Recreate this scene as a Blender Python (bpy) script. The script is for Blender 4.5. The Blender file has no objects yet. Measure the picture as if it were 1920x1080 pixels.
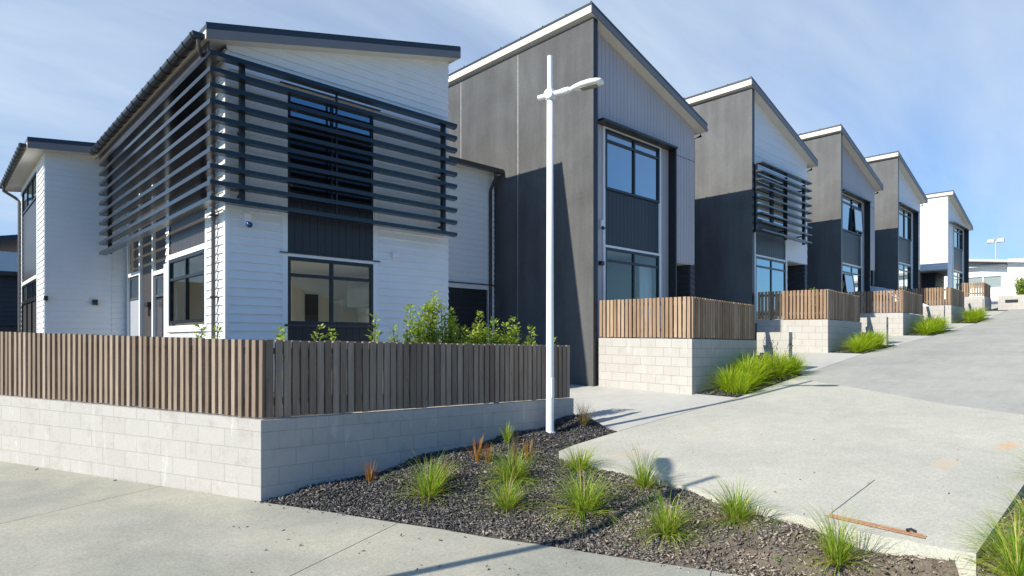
import bpy, math, random
import numpy as np
from mathutils import Vector, Matrix
random.seed(7); rng = np.random.default_rng(11)
R = math.radians
scene = bpy.context.scene
COL = scene.collection
ORIG = {}

# ------------------------------------------------------------------ helpers
def tag(o, label=None, cat=None, group=None, kind=None):
    if label: o['label'] = label
    if cat: o['category'] = cat
    if group: o['group'] = group
    if kind: o['kind'] = kind
    return o

def thing(name, loc, label, cat, group=None):
    o = bpy.data.objects.new(name, None)
    o.empty_display_size = 0.2
    COL.objects.link(o); o.location = loc
    ORIG[o.name] = Vector(loc)
    return tag(o, label, cat, group)

class MB:
    """collects polygons given in world coordinates, links them as one mesh object"""
    def __init__(s): s.v = []; s.f = []; s.uv = []; s.smooth = []; s.cut = []
    def poly(s, pts, uv=None, smooth=False):
        i = len(s.v); s.v += [tuple(p) for p in pts]
        s.f.append(tuple(range(i, i + len(pts)))); s.uv.append(uv); s.smooth.append(smooth)
    def mesh(s, verts, faces, smooth=False):
        i = len(s.v); s.v += [tuple(p) for p in verts]; s.cut.append((i, len(s.f)))
        for f in faces:
            s.f.append(tuple(i + k for k in f)); s.uv.append(None); s.smooth.append(smooth)
    def hexa(s, p):
        # p: 8 points, bottom ring 0-3 counter clockwise, top ring 4-7
        s.mesh(p, [(3, 2, 1, 0), (4, 5, 6, 7), (0, 1, 5, 4), (1, 2, 6, 5), (2, 3, 7, 6), (3, 0, 4, 7)])
    def box(s, x0, x1, y0, y1, z0, z1):
        s.hexa([(x0, y0, z0), (x1, y0, z0), (x1, y1, z0), (x0, y1, z0),
                (x0, y0, z1), (x1, y0, z1), (x1, y1, z1), (x0, y1, z1)])
    def prism(s, pts, z0, z1):
        n = len(pts)
        a = [(p[0], p[1], z0 if not callable(z0) else z0(p[0], p[1])) for p in pts]
        b = [(p[0], p[1], z1 if not callable(z1) else z1(p[0], p[1])) for p in pts]
        s.mesh(a + b, [tuple(range(n - 1, -1, -1)), tuple(range(n, 2 * n))] +
               [(i, (i + 1) % n, n + (i + 1) % n, n + i) for i in range(n)])
    def tube(s, path, rad, n=12, caps=True, smooth=True):
        path = [Vector(p) for p in path]
        rads = rad if isinstance(rad, (list, tuple)) else [rad] * len(path)
        rings = []
        up = Vector((0, 0, 1))
        for i, p in enumerate(path):
            d = (path[min(i + 1, len(path) - 1)] - path[max(i - 1, 0)]).normalized()
            ref = up if abs(d.z) < .9 else Vector((1, 0, 0))
            a = d.cross(ref).normalized(); b = d.cross(a).normalized()
            rings.append([p + (a * math.cos(2 * math.pi * k / n) + b * math.sin(2 * math.pi * k / n)) * rads[i] for k in range(n)])
        vs = [q for r in rings for q in r]; fs = []
        for i in range(len(path) - 1):
            for k in range(n):
                fs.append((i * n + k, i * n + (k + 1) % n, (i + 1) * n + (k + 1) % n, (i + 1) * n + k))
        s.mesh(vs, fs, smooth)
        if caps:
            s.mesh(rings[0], [tuple(range(n - 1, -1, -1))]); s.mesh(rings[-1], [tuple(range(n))])
    def each(s, name, mat, parent=None, bevel=0):
        """every solid that was added becomes an object of its own"""
        ends = s.cut[1:] + [(len(s.v), len(s.f))]; out = []
        for (a, fa), (b, fb) in zip(s.cut, ends):
            m = MB(); m.mesh(s.v[a:b], [tuple(k - a for k in f) for f in s.f[fa:fb]])
            out.append(m.build(name, mat, parent, bevel))
        return out
    def build(s, name, mat, parent=None, bevel=0, recalc=False):
        me = bpy.data.meshes.new(name)
        og = ORIG[parent.name] if parent else Vector((0, 0, 0))
        me.from_pydata([(x - og.x, y - og.y, z - og.z) for x, y, z in s.v], [], s.f)
        if any(u is not None for u in s.uv):
            l = me.uv_layers.new(name='UVMap')
            for p, u in zip(me.polygons, s.uv):
                if u:
                    for k, li in enumerate(p.loop_indices): l.data[li].uv = u[k]
        me.polygons.foreach_set('use_smooth', s.smooth)
        me.materials.append(mat)
        me.update()
        o = bpy.data.objects.new(name, me); COL.objects.link(o)
        if parent:
            o.parent = parent
        ORIG[o.name] = og
        if bevel:
            m = o.modifiers.new('bevel', 'BEVEL'); m.width = bevel; m.segments = 2; m.limit_method = 'ANGLE'; m.angle_limit = R(50)
        return o

def clip(poly, fn):
    """Sutherland-Hodgman, keep fn(p) >= 0"""
    out = []
    for i, p in enumerate(poly):
        q = poly[(i + 1) % len(poly)]; a, b = fn(p), fn(q)
        if a >= 0: out.append(p)
        if (a >= 0) != (b >= 0):
            t = a / (a - b); out.append(tuple(p[k] + (q[k] - p[k]) * t for k in range(len(p))))
    return out

class Face:
    """a vertical wall plane: s runs along it, z is up, off is out of it"""
    def __init__(s, O, a, n): s.O = O; s.a = a; s.n = n
    def pt(s, t, z, off=0):
        return (s.O[0] + s.a[0] * t + s.n[0] * off, s.O[1] + s.a[1] * t + s.n[1] * off, z)
    def spans(s, s0, s1, z0, z1, holes):
        xs = [(s0, s1)]
        for h in holes:
            if h[2] < z1 - 1e-6 and h[3] > z0 + 1e-6:
                nx = []
                for a, b in xs:
                    if h[0] > a: nx.append((a, min(b, h[0])))
                    if h[1] < b: nx.append((max(a, h[1]), b))
                xs = [(a, b) for a, b in nx if b - a > 1e-4]
        return xs
    def lap(s, mb, s0, s1, z0, z1, pitch=.15, holes=(), top=None, thick=.036, z_anchor=None):
        """lapped weatherboards; top(s) gives a raked upper edge"""
        za = z0 if z_anchor is None else z_anchor
        k0 = math.floor((z0 - za) / pitch)
        k = k0
        while za + k * pitch < z1:
            b0 = za + k * pitch; b1 = b0 + pitch
            cuts = sorted({max(b0, z0), min(b1, z1)} | {h[j] for h in holes for j in (2, 3) if max(b0, z0) < h[j] < min(b1, z1)})
            off = lambda z: thick - (z - b0) / pitch * (thick - .006)
            for c0, c1 in zip(cuts, cuts[1:]):
                for a, b in s.spans(s0, s1, c0, c1, holes):
                    pl = [(a, c0), (b, c0), (b, c1), (a, c1)]
                    if top: pl = clip(pl, lambda p: top(p[0]) - p[1])
                    if len(pl) < 3: continue
                    mb.poly([s.pt(p[0], p[1], off(p[1])) for p in pl])
                    a2, b2 = a, b
                    if top:
                        ta, tb = top(a) - c0, top(b) - c0
                        if ta < 0 and tb < 0: a2 = b2
                        elif ta < 0: a2 = a + (b - a) * ta / (ta - tb)
                        elif tb < 0: b2 = a + (b - a) * ta / (ta - tb)
                    if c0 == b0 and b2 - a2 > 1e-4:
                        mb.poly([s.pt(a2, c0, .004), s.pt(b2, c0, .004), s.pt(b2, c0, thick), s.pt(a2, c0, thick)])
                    for e in (a, b):
                        if not top or top(e) > c1:
                            mb.poly([s.pt(e, c0, off(c0)), s.pt(e, c0, -.02), s.pt(e, c1, -.02), s.pt(e, c1, off(c1))])
            k += 1
    def vert(s, mb, s0, s1, z0, z1, pitch=.15, gap=.010, holes=(), top=None, off=.02):
        """vertical boards with a sunk groove between them"""
        n = max(1, round((s1 - s0) / pitch)); p = (s1 - s0) / n
        for i in range(n):
            a = s0 + i * p + gap / 2; b = s0 + (i + 1) * p - gap / 2
            zz = sorted({z0, z1} | {h[j] for h in holes for j in (2, 3) if z0 < h[j] < z1})
            for c0, c1 in zip(zz, zz[1:]):
                for x0, x1 in s.spans(a, b, c0, c1, holes):
                    pl = [(x0, c0), (x1, c0), (x1, c1), (x0, c1)]
                    if top: pl = clip(pl, lambda q: top(q[0]) - q[1])
                    if len(pl) < 3: continue
                    mb.poly([s.pt(q[0], q[1], off) for q in pl])
                    for e in (x0, x1):
                        ct = min(c1, top(e)) if top else c1
                        if ct > c0: mb.poly([s.pt(e, c0, off), s.pt(e, c0, off - .014), s.pt(e, ct, off - .014), s.pt(e, ct, off)])
        zz = sorted({z0, z1} | {h[j] for h in holes for j in (2, 3) if z0 < h[j] < z1})
        for c0, c1 in zip(zz, zz[1:]):
            for x0, x1 in s.spans(s0, s1, c0, c1, holes):
                pl = [(x0, c0), (x1, c0), (x1, c1), (x0, c1)]
                if top: pl = clip(pl, lambda q: top(q[0]) - q[1])
                if len(pl) >= 3: mb.poly([s.pt(q[0], q[1], off - .014) for q in pl])
    def box(s, mb, s0, s1, z0, z1, o0, o1):
        P = [s.pt(s0, z0, o0), s.pt(s1, z0, o0), s.pt(s1, z0, o1), s.pt(s0, z0, o1),
             s.pt(s0, z1, o0), s.pt(s1, z1, o0), s.pt(s1, z1, o1), s.pt(s0, z1, o1)]
        mb.hexa(P)

def window(face, s0, s1, z0, z1, parent, mulls=(), trans=None, fr=None, glass=None, w=.055, o0=-.04, o1=.035, name='window', wt=.06, label=None):
    mb = MB(); B = lambda *k: face.box(mb, *k)
    B(s0, s0 + w, z0, z1, o0, o1); B(s1 - w, s1, z0, z1, o0, o1)
    B(s0 + w, s1 - w, z0, z0 + w, o0, o1); B(s0 + w, s1 - w, z1 - w, z1, o0, o1)
    edges = [s0 + w] + [m for m in mulls] + [s1 - w]
    for m in mulls: B(m - w / 2, m + w / 2, z0 + w, z1 - w, o0, o1 - .004)
    xs = [s0 + w] + [q for m in mulls for q in (m - w / 2, m + w / 2)] + [s1 - w]
    if trans:
        for a, b in zip(xs[::2], xs[1::2]): B(a, b, trans - wt / 2, trans + wt / 2, o0, o1 - .006)
    fo = mb.build(name, fr, parent)
    g = MB()
    for a, b in zip(xs[::2], xs[1::2]):
        zs = [z0 + w, z1 - w] if not trans else [z0 + w, trans - wt / 2, trans + wt / 2, z1 - w]
        for c, d in zip(zs[::2], zs[1::2]):
            face.box(g, a, b, c, d, -.006, .006)
    g.build('pane', glass, fo)
    return fo

# ------------------------------------------------------------------ materials
def nodes(name):
    m = bpy.data.materials.new(name); m.use_nodes = True
    nt = m.node_tree; b = nt.nodes['Principled BSDF']
    return m, nt, b
def mat(name, col, rough=.5, var=.12, scale=3., bump=0, bscale=60., metal=0, spec=.5, stretch=(1, 1, 1), island=0, coat=0):
    m, nt, b = nodes(name); N = nt.nodes.new; L = nt.links.new
    b.inputs['Roughness'].default_value = rough; b.inputs['Metallic'].default_value = metal
    b.inputs['Specular IOR Level'].default_value = spec
    b.inputs['Coat Weight'].default_value = coat; b.inputs['Coat Roughness'].default_value = .22 if 0 < coat < 1 else .03
    tc = N('ShaderNodeTexCoord'); mp = N('ShaderNodeMapping'); mp.inputs['Scale'].default_value = stretch
    L(tc.outputs['Object'], mp.inputs['Vector'])
    nz = N('ShaderNodeTexNoise'); nz.inputs['Scale'].default_value = scale; nz.inputs['Detail'].default_value = 6
    nz.inputs['Roughness'].default_value = .65
    L(mp.outputs['Vector'], nz.inputs['Vector'])
    rp = N('ShaderNodeMapRange'); rp.inputs['From Min'].default_value = .3; rp.inputs['From Max'].default_value = .7
    rp.inputs['To Min'].default_value = 1 - var; rp.inputs['To Max'].default_value = 1 + var
    L(nz.outputs['Fac'], rp.inputs['Value'])
    mx = N('ShaderNodeMix'); mx.data_type = 'RGBA'; mx.blend_type = 'MULTIPLY'; mx.inputs['Factor'].default_value = 1
    mx.inputs['A'].default_value = (*col, 1); L(rp.outputs['Result'], mx.inputs['B'])
    out = mx.outputs['Result']
    if island:
        ge = N('ShaderNodeNewGeometry'); r2 = N('ShaderNodeMapRange')
        r2.inputs['To Min'].default_value = 1 - island; r2.inputs['To Max'].default_value = 1 + island
        L(ge.outputs['Random Per Island'], r2.inputs['Value'])
        m2 = N('ShaderNodeMix'); m2.data_type = 'RGBA'; m2.blend_type = 'MULTIPLY'; m2.inputs['Factor'].default_value = 1
        L(out, m2.inputs['A']); L(r2.outputs['Result'], m2.inputs['B']); out = m2.outputs['Result']
    L(out, b.inputs['Base Color'])
    if bump:
        n2 = N('ShaderNodeTexNoise'); n2.inputs['Scale'].default_value = bscale; n2.inputs['Detail'].default_value = 4
        L(mp.outputs['Vector'], n2.inputs['Vector'])
        bp = N('ShaderNodeBump'); bp.inputs['Strength'].default_value = bump; bp.inputs['Distance'].default_value = .01
        L(n2.outputs['Fac'], bp.inputs['Height']); L(bp.outputs['Normal'], b.inputs['Normal'])
    return m

def ramp(nt, fac, stops):
    r = nt.nodes.new('ShaderNodeValToRGB'); e = r.color_ramp.elements
    while len(e) < len(stops): e.new(.5)
    for k, (p, c) in enumerate(stops): e[k].position = p; e[k].color = (*c, 1)
    nt.links.new(fac, r.inputs['Fac']); return r.outputs['Color']

def noise(nt, vec, scale, detail=5, rough=.6, dist=0):
    n = nt.nodes.new('ShaderNodeTexNoise'); n.inputs['Scale'].default_value = scale; n.inputs['Detail'].default_value = detail
    n.inputs['Roughness'].default_value = rough; n.inputs['Distortion'].default_value = dist
    if vec: nt.links.new(vec, n.inputs['Vector'])
    return n.outputs['Fac']
def coord(nt, scale=(1, 1, 1), which='Object', rot=(0, 0, 0)):
    t = nt.nodes.new('ShaderNodeTexCoord'); m = nt.nodes.new('ShaderNodeMapping')
    m.inputs['Scale'].default_value = scale; m.inputs['Rotation'].default_value = rot
    nt.links.new(t.outputs[which], m.inputs['Vector']); return m.outputs['Vector']
def mixc(nt, fac, a, b, mode='MIX'):
    m = nt.nodes.new('ShaderNodeMix'); m.data_type = 'RGBA'; m.blend_type = mode
    for s, v in (('Factor', fac), ('A', a), ('B', b)):
        if hasattr(v, 'is_linked') or hasattr(v, 'links'): nt.links.new(v, m.inputs[s])
        elif s == 'Factor': m.inputs[s].default_value = v
        else: m.inputs[s].default_value = (*v, 1)
    return m.outputs['Result']
def maprange(nt, v, a, b, c, d):
    m = nt.nodes.new('ShaderNodeMapRange')
    for k, x in zip(('From Min', 'From Max', 'To Min', 'To Max'), (a, b, c, d)): m.inputs[k].default_value = x
    nt.links.new(v, m.inputs['Value']); return m.outputs['Result']
def bump(nt, b, h, strength, dist=.01):
    bp = nt.nodes.new('ShaderNodeBump'); bp.inputs['Strength'].default_value = strength; bp.inputs['Distance'].default_value = dist
    nt.links.new(h, bp.inputs['Height']); nt.links.new(bp.outputs['Normal'], b.inputs['Normal'])

M = {}
M['white'] = mat('white_weatherboard_paint', (.84, .845, .835), .45, .035, 1.6, .05, 40)
M['trim'] = mat('white_trim_paint', (.85, .855, .845), .35, .03, 2)
M['soffit'] = mat('cream_soffit_paint', (.72, .69, .62), .5, .03, 2)
M['fascia'] = mat('cream_fascia_paint', (.74, .66, .56), .5, .05, 3)
M['verge'] = mat('taupe_barge_board_paint', (.20, .19, .19), .45, .06, 3)
M['roofmetal'] = mat('charcoal_roof_steel', (.035, .042, .052), .35, .1, 2)
M['alu'] = mat('charcoal_powder_coat', (.015, .017, .020), .34, .12, 4, spec=.5)
M['louvre'] = mat('charcoal_louvre_aluminium', (.012, .014, .017), .30, .1, 4, spec=.5, coat=.35)
M['taupe'] = mat('taupe_vertical_board_paint', (.50, .455, .455), .5, .06, 2, .05, 30, stretch=(1, 1, .2))
M['darkboard'] = mat('slate_vertical_board_paint', (.022, .0235, .026), .42, .10, 2, .05, 30, stretch=(1, 1, .2))
M['brownboard'] = mat('brown_grey_vertical_board_paint', (.058, .050, .045), .36, .10, 2, .05, 30, stretch=(1, 1, .2))
M['darklap'] = mat('charcoal_weatherboard_paint', (.045, .050, .058), .5, .1, 2)
M['gutter'] = mat('charcoal_gutter_steel', (.030, .033, .036), .25, .1, 3, spec=.6)
M['downpipe'] = mat('grey_downpipe_plastic', (.085, .080, .080), .35, .08, 3)
M['lampwhite'] = mat('white_pole_powder_coat', (.76, .78, .78), .35, .03, 5)
M['lens'] = mat('grey_lamp_lens', (.22, .22, .18), .25, .2, 40)
M['sensorblue'] = mat('dark_blue_sensor_lens', (.02, .06, .2), .15, .05)
M['greydoor'] = mat('grey_painted_door', (.36, .38, .41), .45, .03, 2)
M['orangedoor'] = mat('orange_painted_door', (.42, .10, .04), .45, .05, 2)
M['steel'] = mat('brushed_steel_handle', (.6, .6, .6), .3, .05, metal=1)
M['beige'] = mat('beige_interior_paint', (.86, .81, .73), .6, .03, 2)
M['intdark'] = mat('dark_interior_door', (.04, .035, .035), .5, .1)
M['cabinet'] = mat('white_kitchen_cabinet', (.75, .74, .72), .35, .03)
M['carpet'] = mat('brown_carpet', (.74, .68, .60), .9, .08, 40)
M['backing'] = mat('grey_blind_fabric', (.20, .21, .22), .8, .1, 6)
M['sealant'] = mat('pale_joint_sealant', (.55, .53, .50), .6, .3, 10)
M['garage'] = mat('charcoal_garage_door_steel', (.030, .032, .036), .4, .1, 3)
M['palegrey'] = mat('pale_grey_steel', (.50, .51, .52), .45, .05, 3)
M['soil'] = mat('brown_garden_soil', (.10, .075, .055), .9, .35, 6, .5, 30)
M['carpaint'] = mat('white_car_paint', (.78, .79, .80), .2, .02, coat=1)
M['carglass'] = mat('tinted_car_glass', (.03, .04, .05), .05, .05, spec=.8)
M['tyre'] = mat('black_tyre_rubber', (.02, .02, .02), .8, .1)
M['bark'] = mat('green_brown_stem_bark', (.10, .085, .045), .8, .2)
M['timber_bg'] = mat('dark_stained_fence_timber', (.055, .045, .042), .6, .3, 3, stretch=(1, 1, 8))

# glass: mirror-like sheet that also lets a darkened view through
def glass_mat(name, fac0, fac1, tint, through=None, blend=.35):
    m, nt, b = nodes(name); nt.nodes.remove(b)
    N = nt.nodes.new; L = nt.links.new; out = nt.nodes['Material Output']
    gl = N('ShaderNodeBsdfGlossy'); gl.inputs['Roughness'].default_value = .015; gl.inputs['Color'].default_value = (*tint, 1)
    if through is None:
        tr = N('ShaderNodeBsdfTransparent'); tr.inputs['Color'].default_value = (.92, .95, .94, 1)
    else:
        tr = N('ShaderNodeBsdfDiffuse'); tr.inputs['Color'].default_value = (*through, 1)
    lw = N('ShaderNodeLayerWeight'); lw.inputs['Blend'].default_value = blend
    f = maprange(nt, lw.outputs['Facing'], 0, 1, fac0, fac1)
    # the panes of double glazing are never quite flat
    nz = noise(nt, coord(nt), .9, 1)
    bp = N('ShaderNodeBump'); bp.inputs['Strength'].default_value = .06; bp.inputs['Distance'].default_value = .05
    L(nz, bp.inputs['Height']); L(bp.outputs['Normal'], gl.inputs['Normal'])
    mx = N('ShaderNodeMixShader'); L(f, mx.inputs['Fac']); L(tr.outputs[0], mx.inputs[1]); L(gl.outputs[0], mx.inputs[2])
    L(mx.outputs[0], out.inputs['Surface']); return m
M['clear'] = glass_mat('clear_window_glass', .015, .12, (.9, .95, 1))
M['tinted'] = glass_mat('tinted_window_glass', .34, .80, (.78, .88, .92), (.02, .025, .03))
M['darkglass'] = glass_mat('dark_window_glass', .02, .16, (.8, .9, 1), (.010, .011, .013))
M['dimglass'] = glass_mat('dim_window_glass', .08, .35, (.8, .9, 1), (.075, .07, .068))

def concrete_panel(name='dark_painted_concrete_panel', k=1.0):
    m, nt, b = nodes(name); b.inputs['Specular IOR Level'].default_value = .08
    v = coord(nt); vs = coord(nt, (1, 1, .12))
    big = noise(nt, v, .55, 6, .62, .6); st = noise(nt, vs, 2.2, 5, .6); fine = noise(nt, v, 14, 5, .7)
    c = ramp(nt, big, [(.30, [x * k for x in (.094, .092, .092)]), (.52, [x * k for x in (.110, .110, .111)]), (.72, [x * k for x in (.134, .134, .135)])])
    c = mixc(nt, 1., c, maprange(nt, st, .3, .7, .86, 1.16), 'MULTIPLY')
    c = mixc(nt, 1., c, maprange(nt, fine, .3, .7, .93, 1.07), 'MULTIPLY')
    drip = noise(nt, coord(nt, (9, 9, .18)), 1.6, 4, .6)
    c = mixc(nt, maprange(nt, drip, .62, .80, 0, .28), c, (.20, .195, .19))
    c = mixc(nt, maprange(nt, drip, .22, .36, .30, 0), c, (.05, .048, .046))
    sp = noise(nt, v, 2.1, 8, .75, 1.5)
    c = mixc(nt, maprange(nt, sp, .66, .78, 0, .30), c, (.30, .29, .28))
    nt.links.new(c, b.inputs['Base Color']); bump(nt, b, fine, .08)
    nt.links.new(maprange(nt, big, .3, .7, .36, .55), b.inputs['Roughness'])
    return m
M['panel'] = concrete_panel(); M['panel_hazed'] = concrete_panel('haze_lightened_concrete_panel', 1.22)  # second copy: haze and viewing angle of the farther walls put into the colour

def block_mat(name, base, mortar, stain):
    m, nt, b = nodes(name); b.inputs['Roughness'].default_value = .85; L = nt.links.new
    uv = coord(nt, which='UV'); ob = coord(nt)
    br = nt.nodes.new('ShaderNodeTexBrick'); L(uv, br.inputs['Vector'])
    br.inputs['Scale'].default_value = 1; br.inputs['Brick Width'].default_value = .4; br.inputs['Row Height'].default_value = .2
    br.inputs['Mortar Size'].default_value = .0055; br.inputs['Mortar Smooth'].default_value = .3; br.offset = .5; br.inputs['Bias'].default_value = 0
    br.inputs['Color1'].default_value = (*[x * 1.03 for x in base], 1); br.inputs['Color2'].default_value = (*[x * .965 for x in base], 1)
    br.inputs['Mortar'].default_value = (*mortar, 1)
    fine = noise(nt, ob, 70, 4, .8); mid = noise(nt, ob, 4.5, 6, .65); 
    c = mixc(nt, 1., br.outputs['Color'], maprange(nt, fine, .25, .75, .84, 1.14), 'MULTIPLY')
    c = mixc(nt, maprange(nt, mid, .52, .75, 0, .40), c, stain)
    eff = noise(nt, coord(nt, (2.6, .42, 1), 'UV'), 2.3, 6, .72, .8)      # white lime runs below the joints
    c = mixc(nt, maprange(nt, eff, .58, .74, 0, .55), c, (.74, .74, .72))
    L(c, b.inputs['Base Color'])
    hb = nt.nodes.new('ShaderNodeMath'); hb.operation = 'MULTIPLY_ADD'; hb.inputs[1].default_value = -1.0
    L(br.outputs['Fac'], hb.inputs[0]); L(maprange(nt, fine, 0, 1, 0, .5), hb.inputs[2])
    bump(nt, b, hb.outputs[0], .32, .008)
    return m
M['block'] = block_mat('pale_concrete_block', (.445, .42, .385), (.345, .325, .30), (.25, .20, .165))
M['block_row'] = block_mat('pale_smooth_concrete_block', (.445, .42, .385), (.26, .245, .225), (.31, .27, .235))

def concrete(name, c0, c1, c2, agg=.18, rust=(), grain=150, brush=None, wash=.0):
    m, nt, b = nodes(name); b.inputs['Roughness'].default_value = .85; L = nt.links.new
    ob = coord(nt)
    big = noise(nt, ob, .55, 7, .6, .4); mid = noise(nt, ob, 3.3, 7, .72, .3); sp = noise(nt, ob, grain, 2, .8)
    c = ramp(nt, big, [(.30, c0), (.5, c1), (.70, c2)])
    c = mixc(nt, 1., c, maprange(nt, mid, .3, .7, .92, 1.06), 'MULTIPLY')
    sp2 = noise(nt, ob, grain * .33, 3, .75)
    c = mixc(nt, 1., c, maprange(nt, sp2, .3, .7, 1 - agg * .6, 1 + agg * .55), 'MULTIPLY')
    c = mixc(nt, 1., c, maprange(nt, sp, .25, .75, 1 - agg, 1 + agg), 'MULTIPLY')
    pit = nt.nodes.new('ShaderNodeTexVoronoi'); pit.inputs['Scale'].default_value = 42; L(ob, pit.inputs['Vector'])
    c = mixc(nt, maprange(nt, pit.outputs['Distance'], .05, .16, .28, 0), c, (.20, .19, .17))
    if brush:
        st = noise(nt, coord(nt, brush), 2.2, 6, .7, .3)
        c = mixc(nt, 1., c, maprange(nt, st, .3, .7, .93, 1.06), 'MULTIPLY')
    pale = noise(nt, coord(nt, (1, 1, 1), rot=(0, 0, .9)), 1.3, 8, .75, 1.2)
    c = mixc(nt, maprange(nt, pale, .60, .78, 0, .22 + wash), c, (.52, .50, .45))
    dk = noise(nt, coord(nt, (1, 1, 1), rot=(0, 0, 2.1)), .8, 8, .7, .7)
    c = mixc(nt, maprange(nt, dk, .55, .80, 0, .26), c, (.26, .265, .25))
    for (x, y, rx, ry, col, k) in rust:
        g = nt.nodes.new('ShaderNodeNewGeometry'); mp = nt.nodes.new('ShaderNodeMapping')
        mp.inputs['Location'].default_value = (-x / rx, -y / ry, 0); mp.inputs['Scale'].default_value = (1 / rx, 1 / ry, 0)
        L(g.outputs['Position'], mp.inputs['Vector'])
        ln = nt.nodes.new('ShaderNodeVectorMath'); ln.operation = 'LENGTH'; L(mp.outputs['Vector'], ln.inputs[0])
        ad = nt.nodes.new('ShaderNodeMath'); ad.operation = 'ADD'; L(ln.outputs['Value'], ad.inputs[0]); L(maprange(nt, mid, .3, .7, -.35, .35), ad.inputs[1])
        c = mixc(nt, maprange(nt, ad.outputs[0], .3, 1.0, k, 0), c, col)
    L(c, b.inputs['Base Color'])
    bump(nt, b, sp, .25, .004)
    return m
M['pave'] = concrete('exposed_aggregate_pavement', (.28, .28, .235), (.37, .355, .29), (.45, .42, .335), .28, grain=110)
M['lane'] = concrete('pale_aggregate_lane', (.40, .39, .335), (.455, .44, .375), (.51, .485, .405), .26, grain=95, wash=.1, rust=[
    (8.4, 1.74, .34, .16, (.60, .42, .27), .4), (9.75, 1.36, .32, .13, (.62, .33, .15), .6), (6.75, 4.9, .5, .25, (.55, .42, .30), .35)])
M['upper'] = concrete('grey_brushed_lane', (.315, .315, .285), (.365, .36, .325), (.41, .40, .355), .18, grain=110, brush=(.5, 2.2, 1))
M['drive'] = concrete('smooth_driveway_concrete', (.42, .415, .385), (.465, .455, .42), (.515, .50, .46), .10, grain=160)
M['kerb'] = concrete('kerb_concrete', (.44, .42, .37), (.52, .49, .43), (.58, .55, .49), .16, grain=90)
M['joint'] = mat('dark_joint_filler', (.10, .095, .085), .9, .2, 10)

def wood(name, a, b_, c_, isl=.3):
    m, nt, b = nodes(name); b.inputs['Roughness'].default_value = .75; L = nt.links.new
    gr = noise(nt, coord(nt, (26, 26, 1.0)), 2.2, 6, .7, .6); mid = noise(nt, coord(nt, (3, 3, .7)), 2, 4)
    ge = nt.nodes.new('ShaderNodeNewGeometry')
    base = ramp(nt, ge.outputs['Random Per Island'], [(0, a), (.45, b_), (1, c_)])
    c = mixc(nt, 1., base, maprange(nt, gr, .3, .7, 1 - isl, 1 + isl * .8), 'MULTIPLY')
    c = mixc(nt, 1., c, maprange(nt, mid, .3, .7, .86, 1.12), 'MULTIPLY')
    kn = nt.nodes.new('ShaderNodeTexVoronoi'); kn.inputs['Scale'].default_value = 3.2; L(coord(nt, (2, 2, .8)), kn.inputs['Vector'])
    c = mixc(nt, maprange(nt, kn.outputs['Distance'], .03, .10, .55, 0), c, (.06, .04, .03))
    L(c, b.inputs['Base Color']); bump(nt, b, gr, .25, .004)
    return m
M['wood1'] = wood('weathered_brown_timber', (.185, .132, .094), (.255, .19, .138), (.34, .265, .20))
M['wood2'] = wood('golden_brown_timber', (.235, .145, .082), (.32, .21, .13), (.41, .29, .19))
M['rail'] = wood('dark_brown_timber_rail', (.14, .10, .075), (.16, .115, .085), (.18, .13, .1))
M['plank'] = wood('rusty_red_timber', (.30, .15, .08), (.36, .19, .11), (.42, .25, .15), .5)

def leafmat(name, stops, rough=.5, trans=.35):
    m, nt, b = nodes(name); L = nt.links.new; out = nt.nodes['Material Output']
    b.inputs['Roughness'].default_value = rough
    ge = nt.nodes.new('ShaderNodeNewGeometry')
    c = ramp(nt, ge.outputs['Random Per Island'], stops)
    L(c, b.inputs['Base Color'])
    tr = nt.nodes.new('ShaderNodeBsdfTranslucent'); L(mixc(nt, 1., c, (1.25, 1.3, .75), 'MULTIPLY'), tr.inputs['Color'])
    mx = nt.nodes.new('ShaderNodeMixShader'); mx.inputs['Fac'].default_value = trans
    L(b.outputs[0], mx.inputs[1]); L(tr.outputs[0], mx.inputs[2]); L(mx.outputs[0], out.inputs['Surface']); return m
M['tussock'] = leafmat('tussock_blade', [(0, (.10, .21, .015)), (.35, (.21, .36, .02)), (.7, (.40, .50, .05)), (.86, (.58, .54, .12)), (1, (.62, .48, .22))], .5, .48)
M['lomandra'] = leafmat('bright_grass_blade', [(0, (.20, .32, .015)), (.4, (.36, .50, .02)), (.75, (.50, .60, .04)), (1, (.60, .60, .12))], .40, .45)
M['orangegrass'] = leafmat('orange_sedge_blade', [(0, (.30, .09, .02)), (.5, (.42, .16, .03)), (.8, (.46, .24, .05)), (1, (.25, .26, .05))])
M['drygrass'] = leafmat('dry_sedge_blade', [(0, (.16, .13, .04)), (.4, (.30, .20, .07)), (.8, (.36, .29, .13)), (1, (.17, .19, .04))])
M['hedge'] = leafmat('griselinia_leaf', [(0, (.20, .30, .03)), (.4, (.33, .43, .05)), (.8, (.46, .54, .10)), (1, (.55, .58, .16))], .32, .4)
M['weed'] = leafmat('weed_leaf', [(0, (.07, .20, .03)), (1, (.16, .32, .06))])
M['flower'] = mat('dark_dry_flower_stalk', (.07, .05, .035), .8, .2)
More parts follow.
